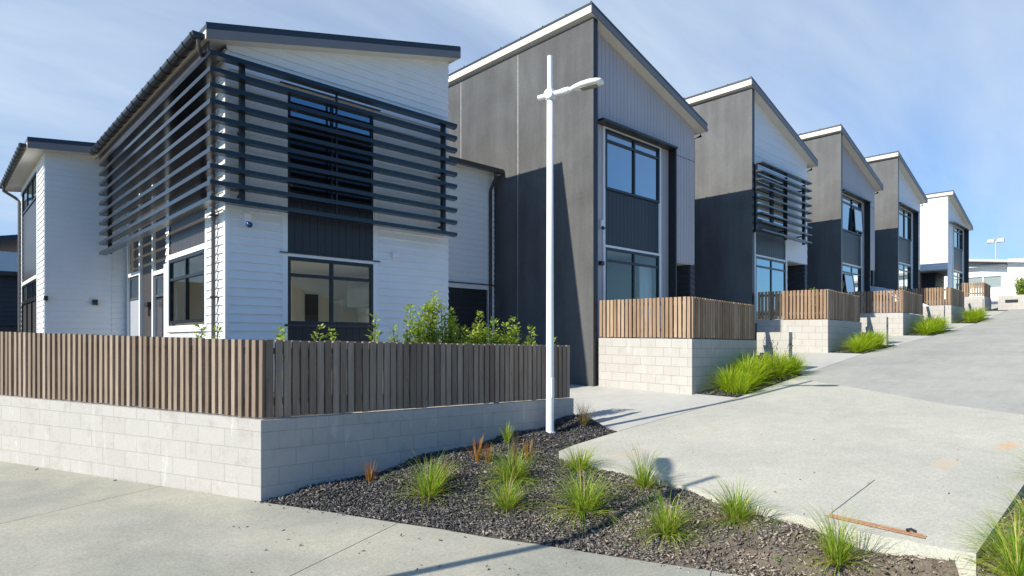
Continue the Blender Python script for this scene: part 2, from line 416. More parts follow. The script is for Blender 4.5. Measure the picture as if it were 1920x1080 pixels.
def chip_mat():
    m, nt, b = nodes('charcoal_bark_chip'); b.inputs['Roughness'].default_value = .6; L = nt.links.new
    ge = nt.nodes.new('ShaderNodeNewGeometry')
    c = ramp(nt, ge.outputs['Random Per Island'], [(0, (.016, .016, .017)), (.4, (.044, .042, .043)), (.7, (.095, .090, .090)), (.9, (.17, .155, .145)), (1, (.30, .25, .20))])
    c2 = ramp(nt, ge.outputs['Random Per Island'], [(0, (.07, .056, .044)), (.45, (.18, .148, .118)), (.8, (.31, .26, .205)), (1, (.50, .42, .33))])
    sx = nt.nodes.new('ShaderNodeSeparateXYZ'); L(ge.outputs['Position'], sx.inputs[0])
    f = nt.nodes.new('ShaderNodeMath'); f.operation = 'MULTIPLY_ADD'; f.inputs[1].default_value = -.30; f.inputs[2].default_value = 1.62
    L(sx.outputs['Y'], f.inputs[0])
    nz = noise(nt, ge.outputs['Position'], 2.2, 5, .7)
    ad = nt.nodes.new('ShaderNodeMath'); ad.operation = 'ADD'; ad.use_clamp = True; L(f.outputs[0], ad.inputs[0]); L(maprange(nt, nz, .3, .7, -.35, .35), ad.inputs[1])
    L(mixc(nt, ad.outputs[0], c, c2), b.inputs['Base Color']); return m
M['chip'] = chip_mat()
def bed_mat():
    m, nt, b = nodes('dark_mulch_soil'); b.inputs['Roughness'].default_value = .95; L = nt.links.new
    ge = nt.nodes.new('ShaderNodeNewGeometry'); ob = ge.outputs['Position']
    f = noise(nt, ob, 45, 5, .8); mid = noise(nt, ob, 2.2, 5, .7)
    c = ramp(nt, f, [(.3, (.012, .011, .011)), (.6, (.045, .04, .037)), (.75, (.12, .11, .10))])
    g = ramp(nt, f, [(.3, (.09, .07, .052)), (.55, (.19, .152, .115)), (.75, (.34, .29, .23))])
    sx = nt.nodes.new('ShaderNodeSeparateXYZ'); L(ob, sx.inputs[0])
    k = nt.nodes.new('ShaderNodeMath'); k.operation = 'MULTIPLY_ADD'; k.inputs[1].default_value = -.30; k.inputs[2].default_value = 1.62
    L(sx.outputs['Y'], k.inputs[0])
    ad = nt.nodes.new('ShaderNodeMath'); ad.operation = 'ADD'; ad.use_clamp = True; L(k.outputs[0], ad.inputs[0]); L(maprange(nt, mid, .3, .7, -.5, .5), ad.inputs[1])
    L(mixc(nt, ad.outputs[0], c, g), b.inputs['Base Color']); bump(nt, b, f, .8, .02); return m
M['bed'] = bed_mat()

# ------------------------------------------------------------------ terrain heights (metres, eye level = 0)
PR = [(-400, -1.9), (3, -1.9), (5.5, -1.61), (11.76, -1.17), (19.4, -.39), (27, .16), (34.65, .76), (42.3, 1.59), (60, 3.1), (90, 4.5), (400, 5.0)]
def prof(u):
    for (a0, b0), (a1, b1) in zip(PR, PR[1:]):
        if u <= a1:
            return b0 + (b1 - b0) * (u - a0) / (a1 - a0)
    return 5.0
def lane_z(u, v): return prof(u) + .02 * max(0, v - 6)
EC = (2.67, 6.84); ED = (-.4257, .905)
def pave_z(u, v):
    du, dv = u - EC[0], v - EC[1]
    return -1.77 - .0265 * (-(du * ED[0] + dv * ED[1])) + .0107 * (-du * .905 - dv * .4257)
CP = np.array([(2.67, 6.84, -1.78), (3.5, 6.84, -1.69), (5.3, 6.84, -1.53), (6.6, 6.84, -1.41), (7.87, 6.84, -1.27), (7.93, 5.89, -1.45), (7.0, 5.87, -1.5),
      (6.03, 5.86, -1.58), (5.9, 5.0, -1.61), (5.85, 3.6, -1.645), (5.7, 2.4, -1.675), (5.6, 1.2, -1.69), (5.7, .0, -1.70), (3.2, 5.75, -1.81),
      (3.7, 4.7, -1.84), (4.2, 3.5, -1.875), (4.71, 2.41, -1.90), (5.2, 1.3, -1.93), (6, .85, -1.65), (7, .8, -1.545), (9, .8, -1.40), (9, -1.5, -1.36), (6, -1.5, -1.70)])
def bed_z(u, v):
    u = np.asarray(u, float)[..., None]; v = np.asarray(v, float)[..., None]
    w = 1 / ((u - CP[:, 0]) ** 2 + (v - CP[:, 1]) ** 2 + .01) ** 1.5
    z = (w * CP[:, 2]).sum(-1) / w.sum(-1)
    u = u[..., 0]; v = v[..., 0]
    return z + .012 * np.sin(u * 7.1 + 1.3 * np.sin(v * 4.3)) * np.cos(v * 6.3)

def struct(mb, name, mt): return tag(mb.build(name, mt), kind='structure')

# ground: one sheet out to the horizon
g = MB()
us = [-400, -150, -60, -20, -5, 3, 5.5, 8, 11.76, 15, 19.4, 23, 27, 31, 34.65, 38, 42.3, 50, 60, 75, 90, 150, 400]
vs = [-400, -120, -40, -15, -5, 0, 5, 10, 20, 40, 90, 180, 400]
for a, b in zip(us, us[1:]):
    for c, d in zip(vs, vs[1:]):
        g.poly([(a, c, prof(a) - .6), (b, c, prof(b) - .6), (b, d, prof(b) - .6), (a, d, prof(a) - .6)])
struct(g, 'ground', M['soil'])

# pavement slabs along the left street, with sawn joints
pd = (.4257, -.905); pn = (-.905, -.4257)
def pv(sd, sn): return (EC[0] + pd[0] * sd + pn[0] * sn, EC[1] + pd[1] * sd + pn[1] * sn)
g = MB(); jb = MB()
sds = [-26, -20, -14, -8.6, -5.2, -1.5, 1.75, 4.72, 9, 14, 20]
for a, b in zip(sds, sds[1:]):
    for c, d in [(0, 2.6), (2.6, 40)]:
        a2, b2 = a + .004, b - .004; c2, d2 = c + (.004 if c else -.0), d - .004
        nseg = 6
        for i in range(nseg):
            x0 = a2 + (b2 - a2) * i / nseg; x1 = a2 + (b2 - a2) * (i + 1) / nseg
            wob = (lambda t: .015 * math.sin(t * 5.1) + .012 * math.sin(t * 11.7 + 1)) if c == 0 else (lambda t: 0)
            q = [pv(x0, c2 + wob(x0)), pv(x1, c2 + wob(x1)), pv(x1, d2), pv(x0, d2)]
            g.poly([(p[0], p[1], pave_z(*p)) for p in reversed(q)])
            if c == 0:
                q = [pv(x0, c2 + wob(x0)), pv(x1, c2 + wob(x1))]
                g.poly([(q[0][0], q[0][1], pave_z(*q[0])), (q[1][0], q[1][1], pave_z(*q[1])), (q[1][0], q[1][1], pave_z(*q[1]) - .1), (q[0][0], q[0][1], pave_z(*q[0]) - .1)])
q = [pv(-26, .03), pv(20, .03), pv(20, 40), pv(-26, 40)]
jb.poly([(p[0], p[1], pave_z(*p) - .012) for p in reversed(q)])
struct(g, 'pavement', M['pave']); struct(jb, 'pavement_base', M['joint'])

# lane outline
front = [(5.70, .98), (5.68, 1.25), (5.67, 1.62), (5.70, 2.05), (5.78, 2.4), (5.80, 2.81), (5.86, 3.23), (6.0, 3.72), (6.04, 4.3), (6.05, 4.9), (6.07, 5.3), (6.16, 5.6), (6.4, 5.82), (6.8, 5.90), (7.4, 5.93), (8.09, 5.95)]
def lane_piece(name, mt, poly, skirts=(), dz=0):
    mb = MB(); n = len(poly)
    xs = sorted(set([p[0] for p in poly] + [a for a, _ in PR]))
    lo, hi = min(p[0] for p in poly), max(p[0] for p in poly)
    cuts = [x for x in [lo, 11.76, 19.4, 27, 34.65, 42.3, 60, 90, hi] if lo <= x <= hi]
    cuts = sorted(set(cuts))
    for a, b in zip(cuts, cuts[1:]):
        pl = clip(clip(poly, lambda p: p[0] - a), lambda p: b - p[0])
        for lo_v, hi_v in ((-99, 6), (6, 99)):
            q = clip(clip(pl, lambda p: p[1] - lo_v), lambda p: hi_v - p[1])
            if len(q) > 2: mb.poly([(p[0], p[1], lane_z(*p) + dz) for p in q])
    for p, q in skirts:
        mb.poly([(p[0], p[1], lane_z(*p) + dz), (q[0], q[1], lane_z(*q) + dz), (q[0], q[1], lane_z(*q) - .22), (p[0], p[1], lane_z(*p) - .22)])
    return struct(mb, name, mt)
# kerb strip along the broken front edge of the lane, then the pale lane slab, then the grey lane going up the hill
inner = [(x + .16, y + (.0 if y < 5.4 else -.0)) for x, y in front[:10]]
lane_poly = [(front[0][0], .98)] + front[1:] + [(12.0, 5.95), (14.6, 5.95), (13.9, 4.6), (12.6, 2.6), (11.9, .98)]
lane_piece('lane', M['lane'], lane_poly, [(front[i + 1], front[i]) for i in range(len(front) - 1)] + [((5.70, .98), (11.9, .98))])
lane_piece('upper_lane', M['upper'], [(11.9, .98), (12.6, 2.6), (13.9, 4.6), (14.6, 5.95), (90, 5.95), (90, .98)], [((11.9, .98), (90, .98))])
# driveways between the houses
for i, (a, b, vb) in enumerate([(8.09, 11.9, 13.2), (15.3, 19.5, 22), (22.95, 27.1, 22), (30.55, 34.75, 22), (38.2, 42.3, 22), (47, 60, 22)]):
    pl = [(a, 5.97), (b, 5.97), (b, vb), (a, vb)]
    if i == 0: pl = [(7.89, 6.9), (7.97, 5.97), (b, 5.97), (b, vb), (7.89, vb)]
    lane_piece('driveway', M['drive'], pl, [(pl[0], pl[1]), (pl[-1], pl[0])], dz=-.002)
    # paving under the planted strip and under the terraces
for a, b in [(11.9, 15.3), (19.5, 22.95), (27.1, 30.55), (34.75, 38.2), (42.3, 47)]:
    lane_piece('garden_bed', M['bed'], [(a, 5.97), (b, 5.97), (b, 6.95), (a, 6.95)], dz=-.02)
lane_piece('verge', M['bed'], [(12.9, .97), (12.9, -7), (90, -7), (90, .97)], dz=-.06)
# dark saw cut in the lane
mb = MB()
p, q = (5.98, 2.10), (7.31, 2.13)
n = 12
for i in range(n):
    f = lambda t: (p[0] + (q[0] - p[0]) * t, p[1] + (q[1] - p[1]) * t + .0015 * math.sin(t * 23), 0)
    a, b = f(i / n), f((i + 1) / n)
    mb.poly([(a[0], a[1] - .003, lane_z(*a[:2]) + .004), (b[0], b[1] - .003, lane_z(*b[:2]) + .004), (b[0], b[1] + .003, lane_z(*b[:2]) + .004), (a[0], a[1] + .003, lane_z(*a[:2]) + .004)])
struct(mb, 'lane_joint', M['joint'])

# mulch bed (fine grid) and its loose chips
BEDPOLY = [(2.60, 6.86)] + [pv(t, -.0) for t in (.3, 1, 2, 3, 4, 5, 6, 7, 8, 10)] + [(7.5, -2.4), (13, -2.4), (13, 1.02), (5.74, 1.02)] + front[1:] + [(7.93, 5.93), (7.95, 6.86)]
def inpoly(x, y, P):
    x = np.asarray(x); y = np.asarray(y); r = np.zeros(x.shape, bool)
    for (x0, y0), (x1, y1) in zip(P, P[1:] + P[:1]):
        c = ((y0 > y) != (y1 > y)) & (x < (x1 - x0) * (y - y0) / (y1 - y0 + 1e-12) + x0); r ^= c
    return r
st = .07
gx = np.arange(2.3, 13.2, st); gy = np.arange(-2.6, 7.0, st)
XX, YY = np.meshgrid(gx, gy, indexing='ij')
near = np.zeros(XX.shape, bool)
for ox in (-.14, 0, .14):
    for oy in (-.14, 0, .14): near |= inpoly(XX + ox, YY + oy, BEDPOLY)
ZZ = bed_z(XX, YY)
# dip under the pavement edge and keep below the slabs
for i in range(XX.shape[0]):
    for j in range(XX.shape[1]):
        if near[i, j]:
            du, dv = XX[i, j] - EC[0], YY[i, j] - EC[1]
            sn = du * pn[0] + dv * pn[1]
            if sn > -.25: ZZ[i, j] = min(ZZ[i, j], pave_z(XX[i, j], YY[i, j]) + .01 - .1 * max(0, sn + .1))
            if XX[i, j] > 5.5 and .9 < YY[i, j] < 5.97: ZZ[i, j] = min(ZZ[i, j], lane_z(XX[i, j], YY[i, j]) - .03)
idx = -np.ones(XX.shape, int); idx[near] = np.arange(near.sum())
verts = np.stack([XX[near], YY[near], ZZ[near]], -1)
faces = []
for i in range(XX.shape[0] - 1):
    for j in range(XX.shape[1] - 1):
        q = (idx[i, j], idx[i + 1, j], idx[i + 1, j + 1], idx[i, j + 1])
        if min(q) >= 0: faces.append(tuple(int(k) for k in q))
mb = MB(); mb.mesh([tuple(p) for p in verts], faces, True); struct(mb, 'mulch_bed', M['bed'])

def chips(name, poly, n, zf, smin, smax, mt, label, cat, keep=None, box=None):
    xs = [p[0] for p in poly]; ys = [p[1] for p in poly]
    x = rng.uniform(min(xs), max(xs), n * 4); y = rng.uniform(min(ys), max(ys), n * 4)
    k = inpoly(x, y, poly)
    if keep is not None: k &= keep(x, y)
    x, y = x[k][:n], y[k][:n]; n = len(x)
    z = zf(x, y)
    L = rng.uniform(smin, smax, n) * rng.choice([.6, 1, 1.4], n); W = L * rng.uniform(.22, .6, n); T = rng.uniform(.003, .009, n)
    yaw = rng.uniform(0, 6.283, n); pit = rng.normal(0, .35, n); rol = rng.normal(0, .4, n)
    ca, sa = np.cos(yaw), np.sin(yaw)
    ax = np.stack([ca * np.cos(pit), sa * np.cos(pit), np.sin(pit)], -1)
    ay = np.stack([-sa * np.cos(rol), ca * np.cos(rol), np.sin(rol)], -1)
    az = np.cross(ax, ay)
    c = np.stack([x, y, z + np.abs(np.sin(pit)) * L * .3 + T * .5 + rng.uniform(0, .012, n)], -1)
    V = []
    for sz in (-1, 1):
        for sx, sy in ((-1, -1), (1, -.7), (.9, 1), (-.8, .8)):
            V.append(c + ax * (L * .5 * sx)[:, None] + ay * (W * .5 * sy)[:, None] + az * (T * .5 * sz)[:, None])
    V = np.stack(V, 1).reshape(-1, 3)
    base = np.array([(3, 2, 1, 0), (4, 5, 6, 7), (0, 1, 5, 4), (1, 2, 6, 5), (2, 3, 7, 6), (3, 0, 4, 7)])
    Fc = (np.arange(n)[:, None, None] * 8 + base[None]).reshape(-1, 4)
    me = bpy.data.meshes.new(name); me.vertices.add(len(V)); me.vertices.foreach_set('co', V.ravel())
    me.loops.add(Fc.size); me.loops.foreach_set('vertex_index', Fc.ravel().astype(np.int32))
    me.polygons.add(len(Fc)); me.polygons.foreach_set('loop_start', np.arange(0, Fc.size, 4, dtype=np.int32))
    me.polygons.foreach_set('loop_total', np.full(len(Fc), 4, np.int32))
    me.update(calc_edges=True); me.materials.append(mt)
    o = bpy.data.objects.new(name, me); COL.objects.link(o)
    return tag(o, label, cat, kind='stuff')
def bedz_fast(x, y):
    i = np.clip(((x - gx[0]) / st), 0, len(gx) - 2); j = np.clip(((y - gy[0]) / st), 0, len(gy) - 2)
    a = i.astype(int); b = j.astype(int); fx = i - a; fy = j - b
    return ZZ[a, b] * (1 - fx) * (1 - fy) + ZZ[a + 1, b] * fx * (1 - fy) + ZZ[a, b + 1] * (1 - fx) * fy + ZZ[a + 1, b + 1] * fx * fy
chips('bark_mulch', BEDPOLY, 70000, bedz_fast, .012, .040, M['chip'], 'charcoal bark chips covering the planting bed between wall, pavement and lane', 'mulch',
      keep=lambda x, y: (x < 9.5) & (y > -.6) & (rng.random(x.shape) < np.where(y < 3.0, .55, 1)))
chips('bark_litter', [(1.2, 5.5), (2.6, 6.6), (5.0, 1.6), (4.2, 1.0)], 60, lambda x, y: np.array([pave_z(a, b) - .006 for a, b in zip(x, y)]), .008, .026, M['chip'],
      'loose dark bark chips strewn over the pavement beside the bed', 'litter')
chips('edge_litter', [pv(0, -.02), pv(0, .12), pv(9, .16), pv(9, -.02)], 330, lambda x, y: np.array([pave_z(a, b) - .004 for a, b in zip(x, y)]), .008, .028, M['chip'],
      'bark chips and grit spilled from the bed along the pavement edge', 'litter')
chips('lane_litter', [(5.7, 1.2), (5.8, 3.0), (6.4, 5.6), (9, 5.6), (10, 1.2)], 60, lambda x, y: np.array([lane_z(a, b) - .006 for a, b in zip(x, y)]), .006, .016, M['chip'],
      'tiny dark bark crumbs scattered on the pale lane', 'litter')
chips('wall_litter', [(2.6, 6.82), (-2, 16.6), (-2.1, 16.5), (2.55, 6.72)], 60, lambda x, y: np.array([pave_z(a, b) for a, b in zip(x, y)]), .015, .05, M['chip'],
      'brown crumbs and leaves gathered along the foot of the pale block wall', 'litter')
for bx0, bx1 in [(12.0, 15.2), (19.7, 22.7), (27.3, 30.3)]:
    chips('bark_mulch', [(bx0, 5.99), (bx1, 5.99), (bx1, 6.88), (bx0, 6.88)], 2200, lambda x, y: np.array([lane_z(a, b) - .02 for a, b in zip(x, y)]), .02, .06, M['chip'],
          {12.0: 'dark bark chips under the nearest bright grass clumps by the block wall', 19.7: 'dark bark chips under the second bed of bright grass', 27.3: 'dark bark chips under the third bed of bright grass'}[bx0], 'mulch')

# yard behind the corner fence
mb = MB()
mb.prism([(2.62, 7.0), (7.70, 7.0), (7.70, 12.98), (11.5, 12.98), (11.5, 34), (-9.6, 34)], -1.6, -1.02)
struct(mb, 'yard', M['soil'])

# ------------------------------------------------------------------ block walls and slat fences
def wall_run(mb, p, q, top0, top1, bot0, bot1, nrm, th=.19, s_off=0.0, t_off=.13, caps=(0, 1)):
    """one straight run; p->q is the outer face, nrm points out of it"""
    L = math.hypot(q[0] - p[0], q[1] - p[1]); n = max(1, int(L / .8))
    b = lambda r: (r[0] - nrm[0] * th, r[1] - nrm[1] * th)
    for i in range(n):
        t0, t1 = i / n, (i + 1) / n
        P = lambda t: (p[0] + (q[0] - p[0]) * t, p[1] + (q[1] - p[1]) * t)
        a0, a1 = P(t0), P(t1); T0 = top0 + (top1 - top0) * t0; T1 = top0 + (top1 - top0) * t1
        B0 = bot0 + (bot1 - bot0) * t0; B1 = bot0 + (bot1 - bot0) * t1
        U = lambda t, z, T: (s_off + L * t, 10 + (z - T) + t_off)
        mb.poly([(*a0, B0), (*a1, B1), (*a1, T1), (*a0, T0)], [U(t0, B0, T0), U(t1, B1, T1), U(t1, T1, T1), U(t0, T0, T0)])
        c0, c1 = b(a0), b(a1)
        mb.poly([(*a0, T0), (*a1, T1), (*c1, T1), (*c0, T0)], [U(t0, T0 - .06, T0), U(t1, T1 - .06, T1), U(t1, T1 - .02, T1), U(t0, T0 - .02, T0)])
        mb.poly([(*c1, B1), (*c0, B0), (*c0, T0), (*c1, T1)], [U(t0, B0, T0), U(t1, B1, T1), U(t1, T1, T1), U(t0, T0, T0)])
    for t, r in ((0, p), (1, q)):
        if t not in caps: continue
        c = b(r); T = top0 if t == 0 else top1; B = bot0 if t == 0 else bot1
        mb.poly([(*r, B), (*r, T), (*c, T), (*c, B)], [(.05, 10 + B - T + t_off), (.05, 10 + t_off), (.24, 10 + t_off), (.24, 10 + B - T + t_off)])

def pale_run(mb, p, q, top0, top1, bot0, bot1, nrm, pitch=.1, w=.062, d=.038, inset=.045):
    L = math.hypot(q[0] - p[0], q[1] - p[1]); a = ((q[0] - p[0]) / L, (q[1] - p[1]) / L)
    n = int(L / pitch)
    for i in range(n):
        s = i * L / n + L / n * .5 + random.gauss(0, .0025); ww = w + random.gauss(0, .0012)
        t = s / L; T = top0 + (top1 - top0) * t + random.gauss(0, .0025); B = bot0 + (bot1 - bot0) * t + random.gauss(0, .004)
        o = inset + random.gauss(0, .002); lean = random.gauss(0, .0025)
        c = [(-ww / 2, o), (ww / 2, o), (ww / 2, o + d), (-ww / 2, o + d)]
        P = lambda x, y, sh: (p[0] + a[0] * (s + x + sh) - nrm[0] * y, p[1] + a[1] * (s + x + sh) - nrm[1] * y)
        mb.hexa([(*P(x, y, 0), B) for x, y in c] + [(*P(x, y, lean), T) for x, y in c])
def rail_run(mb, p, q, top0, top1, bot0, bot1, nrm, inset=.045, d=.038):
    L = math.hypot(q[0] - p[0], q[1] - p[1])
    y0 = inset + d + .002; y1 = y0 + .045
    for f in (.16, .82):
        z0 = bot0 + (top0 - bot0) * f; z1 = bot1 + (top1 - bot1) * f
        P = lambda r, y: (r[0] - nrm[0] * y, r[1] - nrm[1] * y)
        mb.hexa([(*P(p, y0), z0), (*P(q, y0), z1), (*P(q, y1), z1), (*P(p, y1), z0), (*P(p, y0), z0 + .07), (*P(q, y0), z1 + .07), (*P(q, y1), z1 + .07), (*P(p, y1), z0 + .07)])

NL = (-.905, -.4257)          # outward normal of the corner wall's long left face
LE = (EC[0] + ED[0] * 32, EC[1] + ED[1] * 32)
w1 = thing('block_wall', (2.67, 6.84, -1.8), 'long pale concrete block wall turning the corner, white lime streaks, under the brown corner fence', 'wall', 'block garden walls')
mb = MB()
wall_run(mb, LE, EC, -.88 + .0264 * 32, -.88, pave_z(*LE) - .05, -1.85, NL, s_off=0.12, caps=(0,))
wall_run(mb, EC, (7.89, 6.84), -.883, -.975, -2.0, -1.5, (0, -1), s_off=.2, caps=())
wall_run(mb, (7.89, 6.84), (7.89, 11.0), -.975, -.97, -1.6, -1.5, (1, 0), s_off=.1, caps=(1,))
mb.build('blockwork', M['block'], w1)
f1 = thing('slat_fence', (2.67, 6.84, -.88), 'long weathered grey-brown slat fence round the corner yard in front of the white house', 'fence', 'vertical slat fences')
LF = (EC[0] + ED[0] * 12, EC[1] + ED[1] * 12)
mb = MB()
pale_run(mb, LF, EC,   .0 + .0257 * 12, .0, -.87 + .0264 * 12, -.865, NL, .0985, .050, .052)
pale_run(mb, (EC[0] + .07, EC[1]), (7.86, 6.84), .005, -.086, -.865, -.96, (0, -1), .1, .078, .044)
mb.build('pales', M['wood1'], f1)
mb = MB(); LF = (EC[0] + ED[0] * 12, EC[1] + ED[1] * 12)
rail_run(mb, LF, (EC[0] - .02, EC[1] + .06), .308, .0, -.55, -.86, NL)
rail_run(mb, (EC[0] + .12, EC[1]), (7.86, 6.84), .0, -.086, -.86, -.96, (0, -1)); mb.each('rail', M['rail'], f1)

ROW = [  # corner u, fence top, wall top, base at corner, return end, label bits
    (11.76, .93, .03, -1.17, 9.40, 14.72), (19.4, 1.52, .62, -.39, 9.05, 22.3), (27.0, 1.92, 1.05, .16, 9.05, 29.9), (34.65, 2.48, 1.64, .76, 9.0, 37.5), (42.3, 3.20, 2.42, 1.58, 8.2, 44.2)]
WL = ['pale block retaining wall under the nearest golden slat fence beside the tall lamp post', 'pale block retaining wall of the second terrace, below the fence before the louvred house',
      'pale block retaining wall of the third terrace, below the fence with the white car behind', 'pale block retaining wall of the fourth terrace up the lane', 'short pale block retaining wall of the last terrace at the lane top']
FL = ['golden brown slat fence on the nearest terrace, beside the dark concrete wall with grey boards', 'golden brown slat fence on the second terrace in front of the louvred white house',
      'brown slat fence on the third terrace with the white car roof showing above it', 'brown slat fence on the fourth terrace up the lane', 'farthest slat fence on the last terrace before the white house at the top']
for i, (u, ft, wt, bz, vb, ue) in enumerate(ROW):
    w = thing('block_wall', (u, 6.9, bz), WL[i], 'wall', 'block garden walls'); mb = MB()
    wall_run(mb, (u, vb), (u, 6.9), wt + .03, wt, bz - .1, bz - .1, (-1, 0), s_off=.2, t_off=.2, caps=(0,))
    wall_run(mb, (u, 6.9), (ue + .05, 6.9), wt, wt - .03, bz - .1, bz - .1, (0, -1), s_off=.2, t_off=.2, caps=(1,))
    mb.build('blockwork', M['block_row'], w)
    f = thing('slat_fence', (u, 6.9, wt), FL[i], 'fence', 'vertical slat fences'); mb = MB()
    pale_run(mb, (u - .01, vb), (u - .01, 6.93), ft + .03, ft, wt + .05, wt + .02, (-1, 0), .107, .074, .032, .02)
    pale_run(mb, (u + .05, 6.9), (ue, 6.9), ft, ft - .07, wt + .02, wt - .01, (0, -1), .107, .074, .032, .02)
    mb.build('pales', M['wood2'], f)
    mb = MB(); rail_run(mb, (u, vb), (u, 7.0), ft + .03, ft, wt + .05, wt + .02, (-1, 0), .02, .03)
    rail_run(mb, (u + .11, 6.9), (ue, 6.9), ft, ft - .07, wt + .02, wt - .01, (0, -1), .02, .03); mb.each('rail', M['rail'], f)
    # terrace fill
    mb = MB(); mb.box(u + .19, ue, 7.09, vb + 1.4, bz - .3, wt - .06); struct(mb, 'terrace', M['drive'])
# letterbox walls
LB = [(15.2, .20, -.9), (22.8, .76, -.2), (30.4, 1.43, .35), (38.2, 2.05, 1.0)]
LBL = ['nearest low block letterbox wall, behind the first bright grass clump', 'second low block letterbox wall, beside the second bright grass bed', 'third low block letterbox wall up the lane', 'fourth low block letterbox wall, highest of the plain ones']
for (u, t, b), lab in zip(LB, LBL):
    w = thing('letterbox_wall', (u, 6.3, b), lab, 'letterbox wall', 'letterbox walls along the lane'); mb = MB()
    wall_run(mb, (u, 7.1), (u, 6.3), t, t, b - .2, b - .2, (-1, 0), th=.2, s_off=0, t_off=.2)
    mb.build('blockwork', M['block_row'], w)
    mb = MB(); mb.box(u + .05, u + .15, 6.292, 6.3, t - .32, t - .27); mb.build('letter_slot', M['alu'], w)
u, t, b = 43.6, 2.5, 1.55
w = thing('letterbox_wall', (u, 5.5, b), 'wide pale letterbox wall with a dark letter slot at the top of the lane', 'letterbox wall', 'letterbox walls along the lane'); mb = MB()
wall_run(mb, (u, 6.5), (u, 5.3), t, t, b - .2, b - .2, (-1, 0), th=.25, s_off=0, t_off=.2); mb.build('blockwork', M['block_row'], w)
mb = MB(); mb.box(u - .012, u, 5.62, 6.18, t - .42, t - .25); mb.build('letter_slot', M['alu'], w)

# ------------------------------------------------------------------ gutters and pipes
def gutter(parent, u, v0, v1, z, rad=.075, side=-1, brackets=.45):
    mb = MB(); n = 10; prof_ = [(math.cos(math.pi + math.pi * k / n) * rad, math.sin(math.pi + math.pi * k / n) * rad) for k in range(n + 1)]
    inn = [(x * .86, y * .86) for x, y in reversed(prof_)]
    ring = prof_ + inn; m = len(ring)
    A = [(u + x, v0, z + y) for x, y in ring]; B = [(u + x, v1, z + y) for x, y in ring]
    mb.mesh(A + B, [(k, (k + 1) % m, m + (k + 1) % m, m + k) for k in range(m)], False)
    for vv in (v0, v1):
        mb.mesh([(u + x, vv, z + y) for x, y in prof_], [tuple(range(n + 1))])
    o = mb.build('gutter', M['gutter'], parent)
    bb = MB(); v = v0 + .1
    while v < v1:
        for k in range(n):
            x0, y0 = prof_[k]; x1, y1 = prof_[k + 1]; s0 = 1.03; s1 = 1.14
            bb.hexa([(u + x0 * s0, v, z + y0 * s0), (u + x0 * s0, v + .03, z + y0 * s0), (u + x0 * s1, v + .03, z + y0 * s1), (u + x0 * s1, v, z + y0 * s1),
                     (u + x1 * s0, v, z + y1 * s0), (u + x1 * s0, v + .03, z + y1 * s0), (u + x1 * s1, v + .03, z + y1 * s1), (u + x1 * s1, v, z + y1 * s1)])
        v += brackets
    bb.each('bracket', M['roofmetal'], o)
    return o

def mono_roof(parent, u0, u1, v0, v1, z0, z1, th=.06, fascia=.2, mleft=None, mverge=None, soffit=True, ribs=True):
    """single-pitch roof between (u0,z0) and (u1,z1) top heights; named parts: roof > barge_board, fascia, soffit"""
    Z = lambda u: z0 + (z1 - z0) * (u - u0) / (u1 - u0)
    mb = MB()
    P = [(u0, v0), (u1, v0), (u1, v1), (u0, v1)]
    mb.prism(P, lambda a, b: Z(a) - th, lambda a, b: Z(a))
    if ribs:
        n = int((v1 - v0) / .76)
        for k in range(n + 1):
            vv = v0 + .02 + k * (v1 - v0 - .06) / n
            mb.prism([(u0, vv), (u1, vv), (u1, vv + .025), (u0, vv + .025)], lambda a, b: Z(a) + .001, lambda a, b: Z(a) + .03)
    roof = mb.build('roof', M['roofmetal'], parent)
    mb = MB()   # barge boards on the raked edges
    for va, vb in ((v0, v0 + .025), (v1 - .025, v1)):
        mb.prism([(u0, va), (u1, va), (u1, vb), (u0, vb)], lambda a, b: Z(a) - th - fascia, lambda a, b: Z(a) - th - .002)
    mb.each('barge_board', mverge or M['verge'], roof)
    mb = MB()
    for ua, ub in ((u0, u0 + .025), (u1 - .025, u1)):
        mb.prism([(ua, v0 + .027), (ub, v0 + .027), (ub, v1 - .027), (ua, v1 - .027)], lambda a, b: Z(a) - th - fascia, lambda a, b: Z(a) - th - .002)
    mb.each('fascia', mleft or M['fascia'], roof)
    if soffit:
        mb = MB()
        mb.prism([(u0 + .027, v0 + .027), (u1 - .027, v0 + .027), (u1 - .027, v1 - .027), (u0 + .027, v1 - .027)], lambda a, b: Z(a) - th - fascia + .012, lambda a, b: Z(a) - th - fascia + .03)
        mb.build('soffit', M['soffit'], roof)
    return roof, (lambda u: Z(u) - th - fascia + .012)

# ------------------------------------------------------------------ the white corner house
H = thing('corner_house', (3.78, 11.22, -1.02), 'white weatherboard two-storey corner house wrapped in charcoal louvres, nearest on the left', 'house', 'houses along the lane')
U0, U1, V0, V1 = 3.78, 8.60, 11.22, 20.4
roof, under = mono_roof(H, 3.36, 8.72, 10.90, 20.9, 5.24, 6.58, th=.09, fascia=.15)
top_front = lambda s: under(U0 + s)
FF = Face((U0, V0), (1, 0), (0, -1))           # front
FLf = Face((U0, V0), (0, 1), (-1, 0))          # left
upw = (1.10, 2.86, 2.60, 4.62); low = (1.09, 2.87, .30, 1.55)
hole_strip = (1.08, 2.88, -1.05, 4.62)
mb = MB()
FF.lap(mb, 0, U1 - U0, -1.05, 6.6, .152, [hole_strip], top_front, z_anchor=-1.05)
mb.build('weatherboard_wall', M['white'], H)
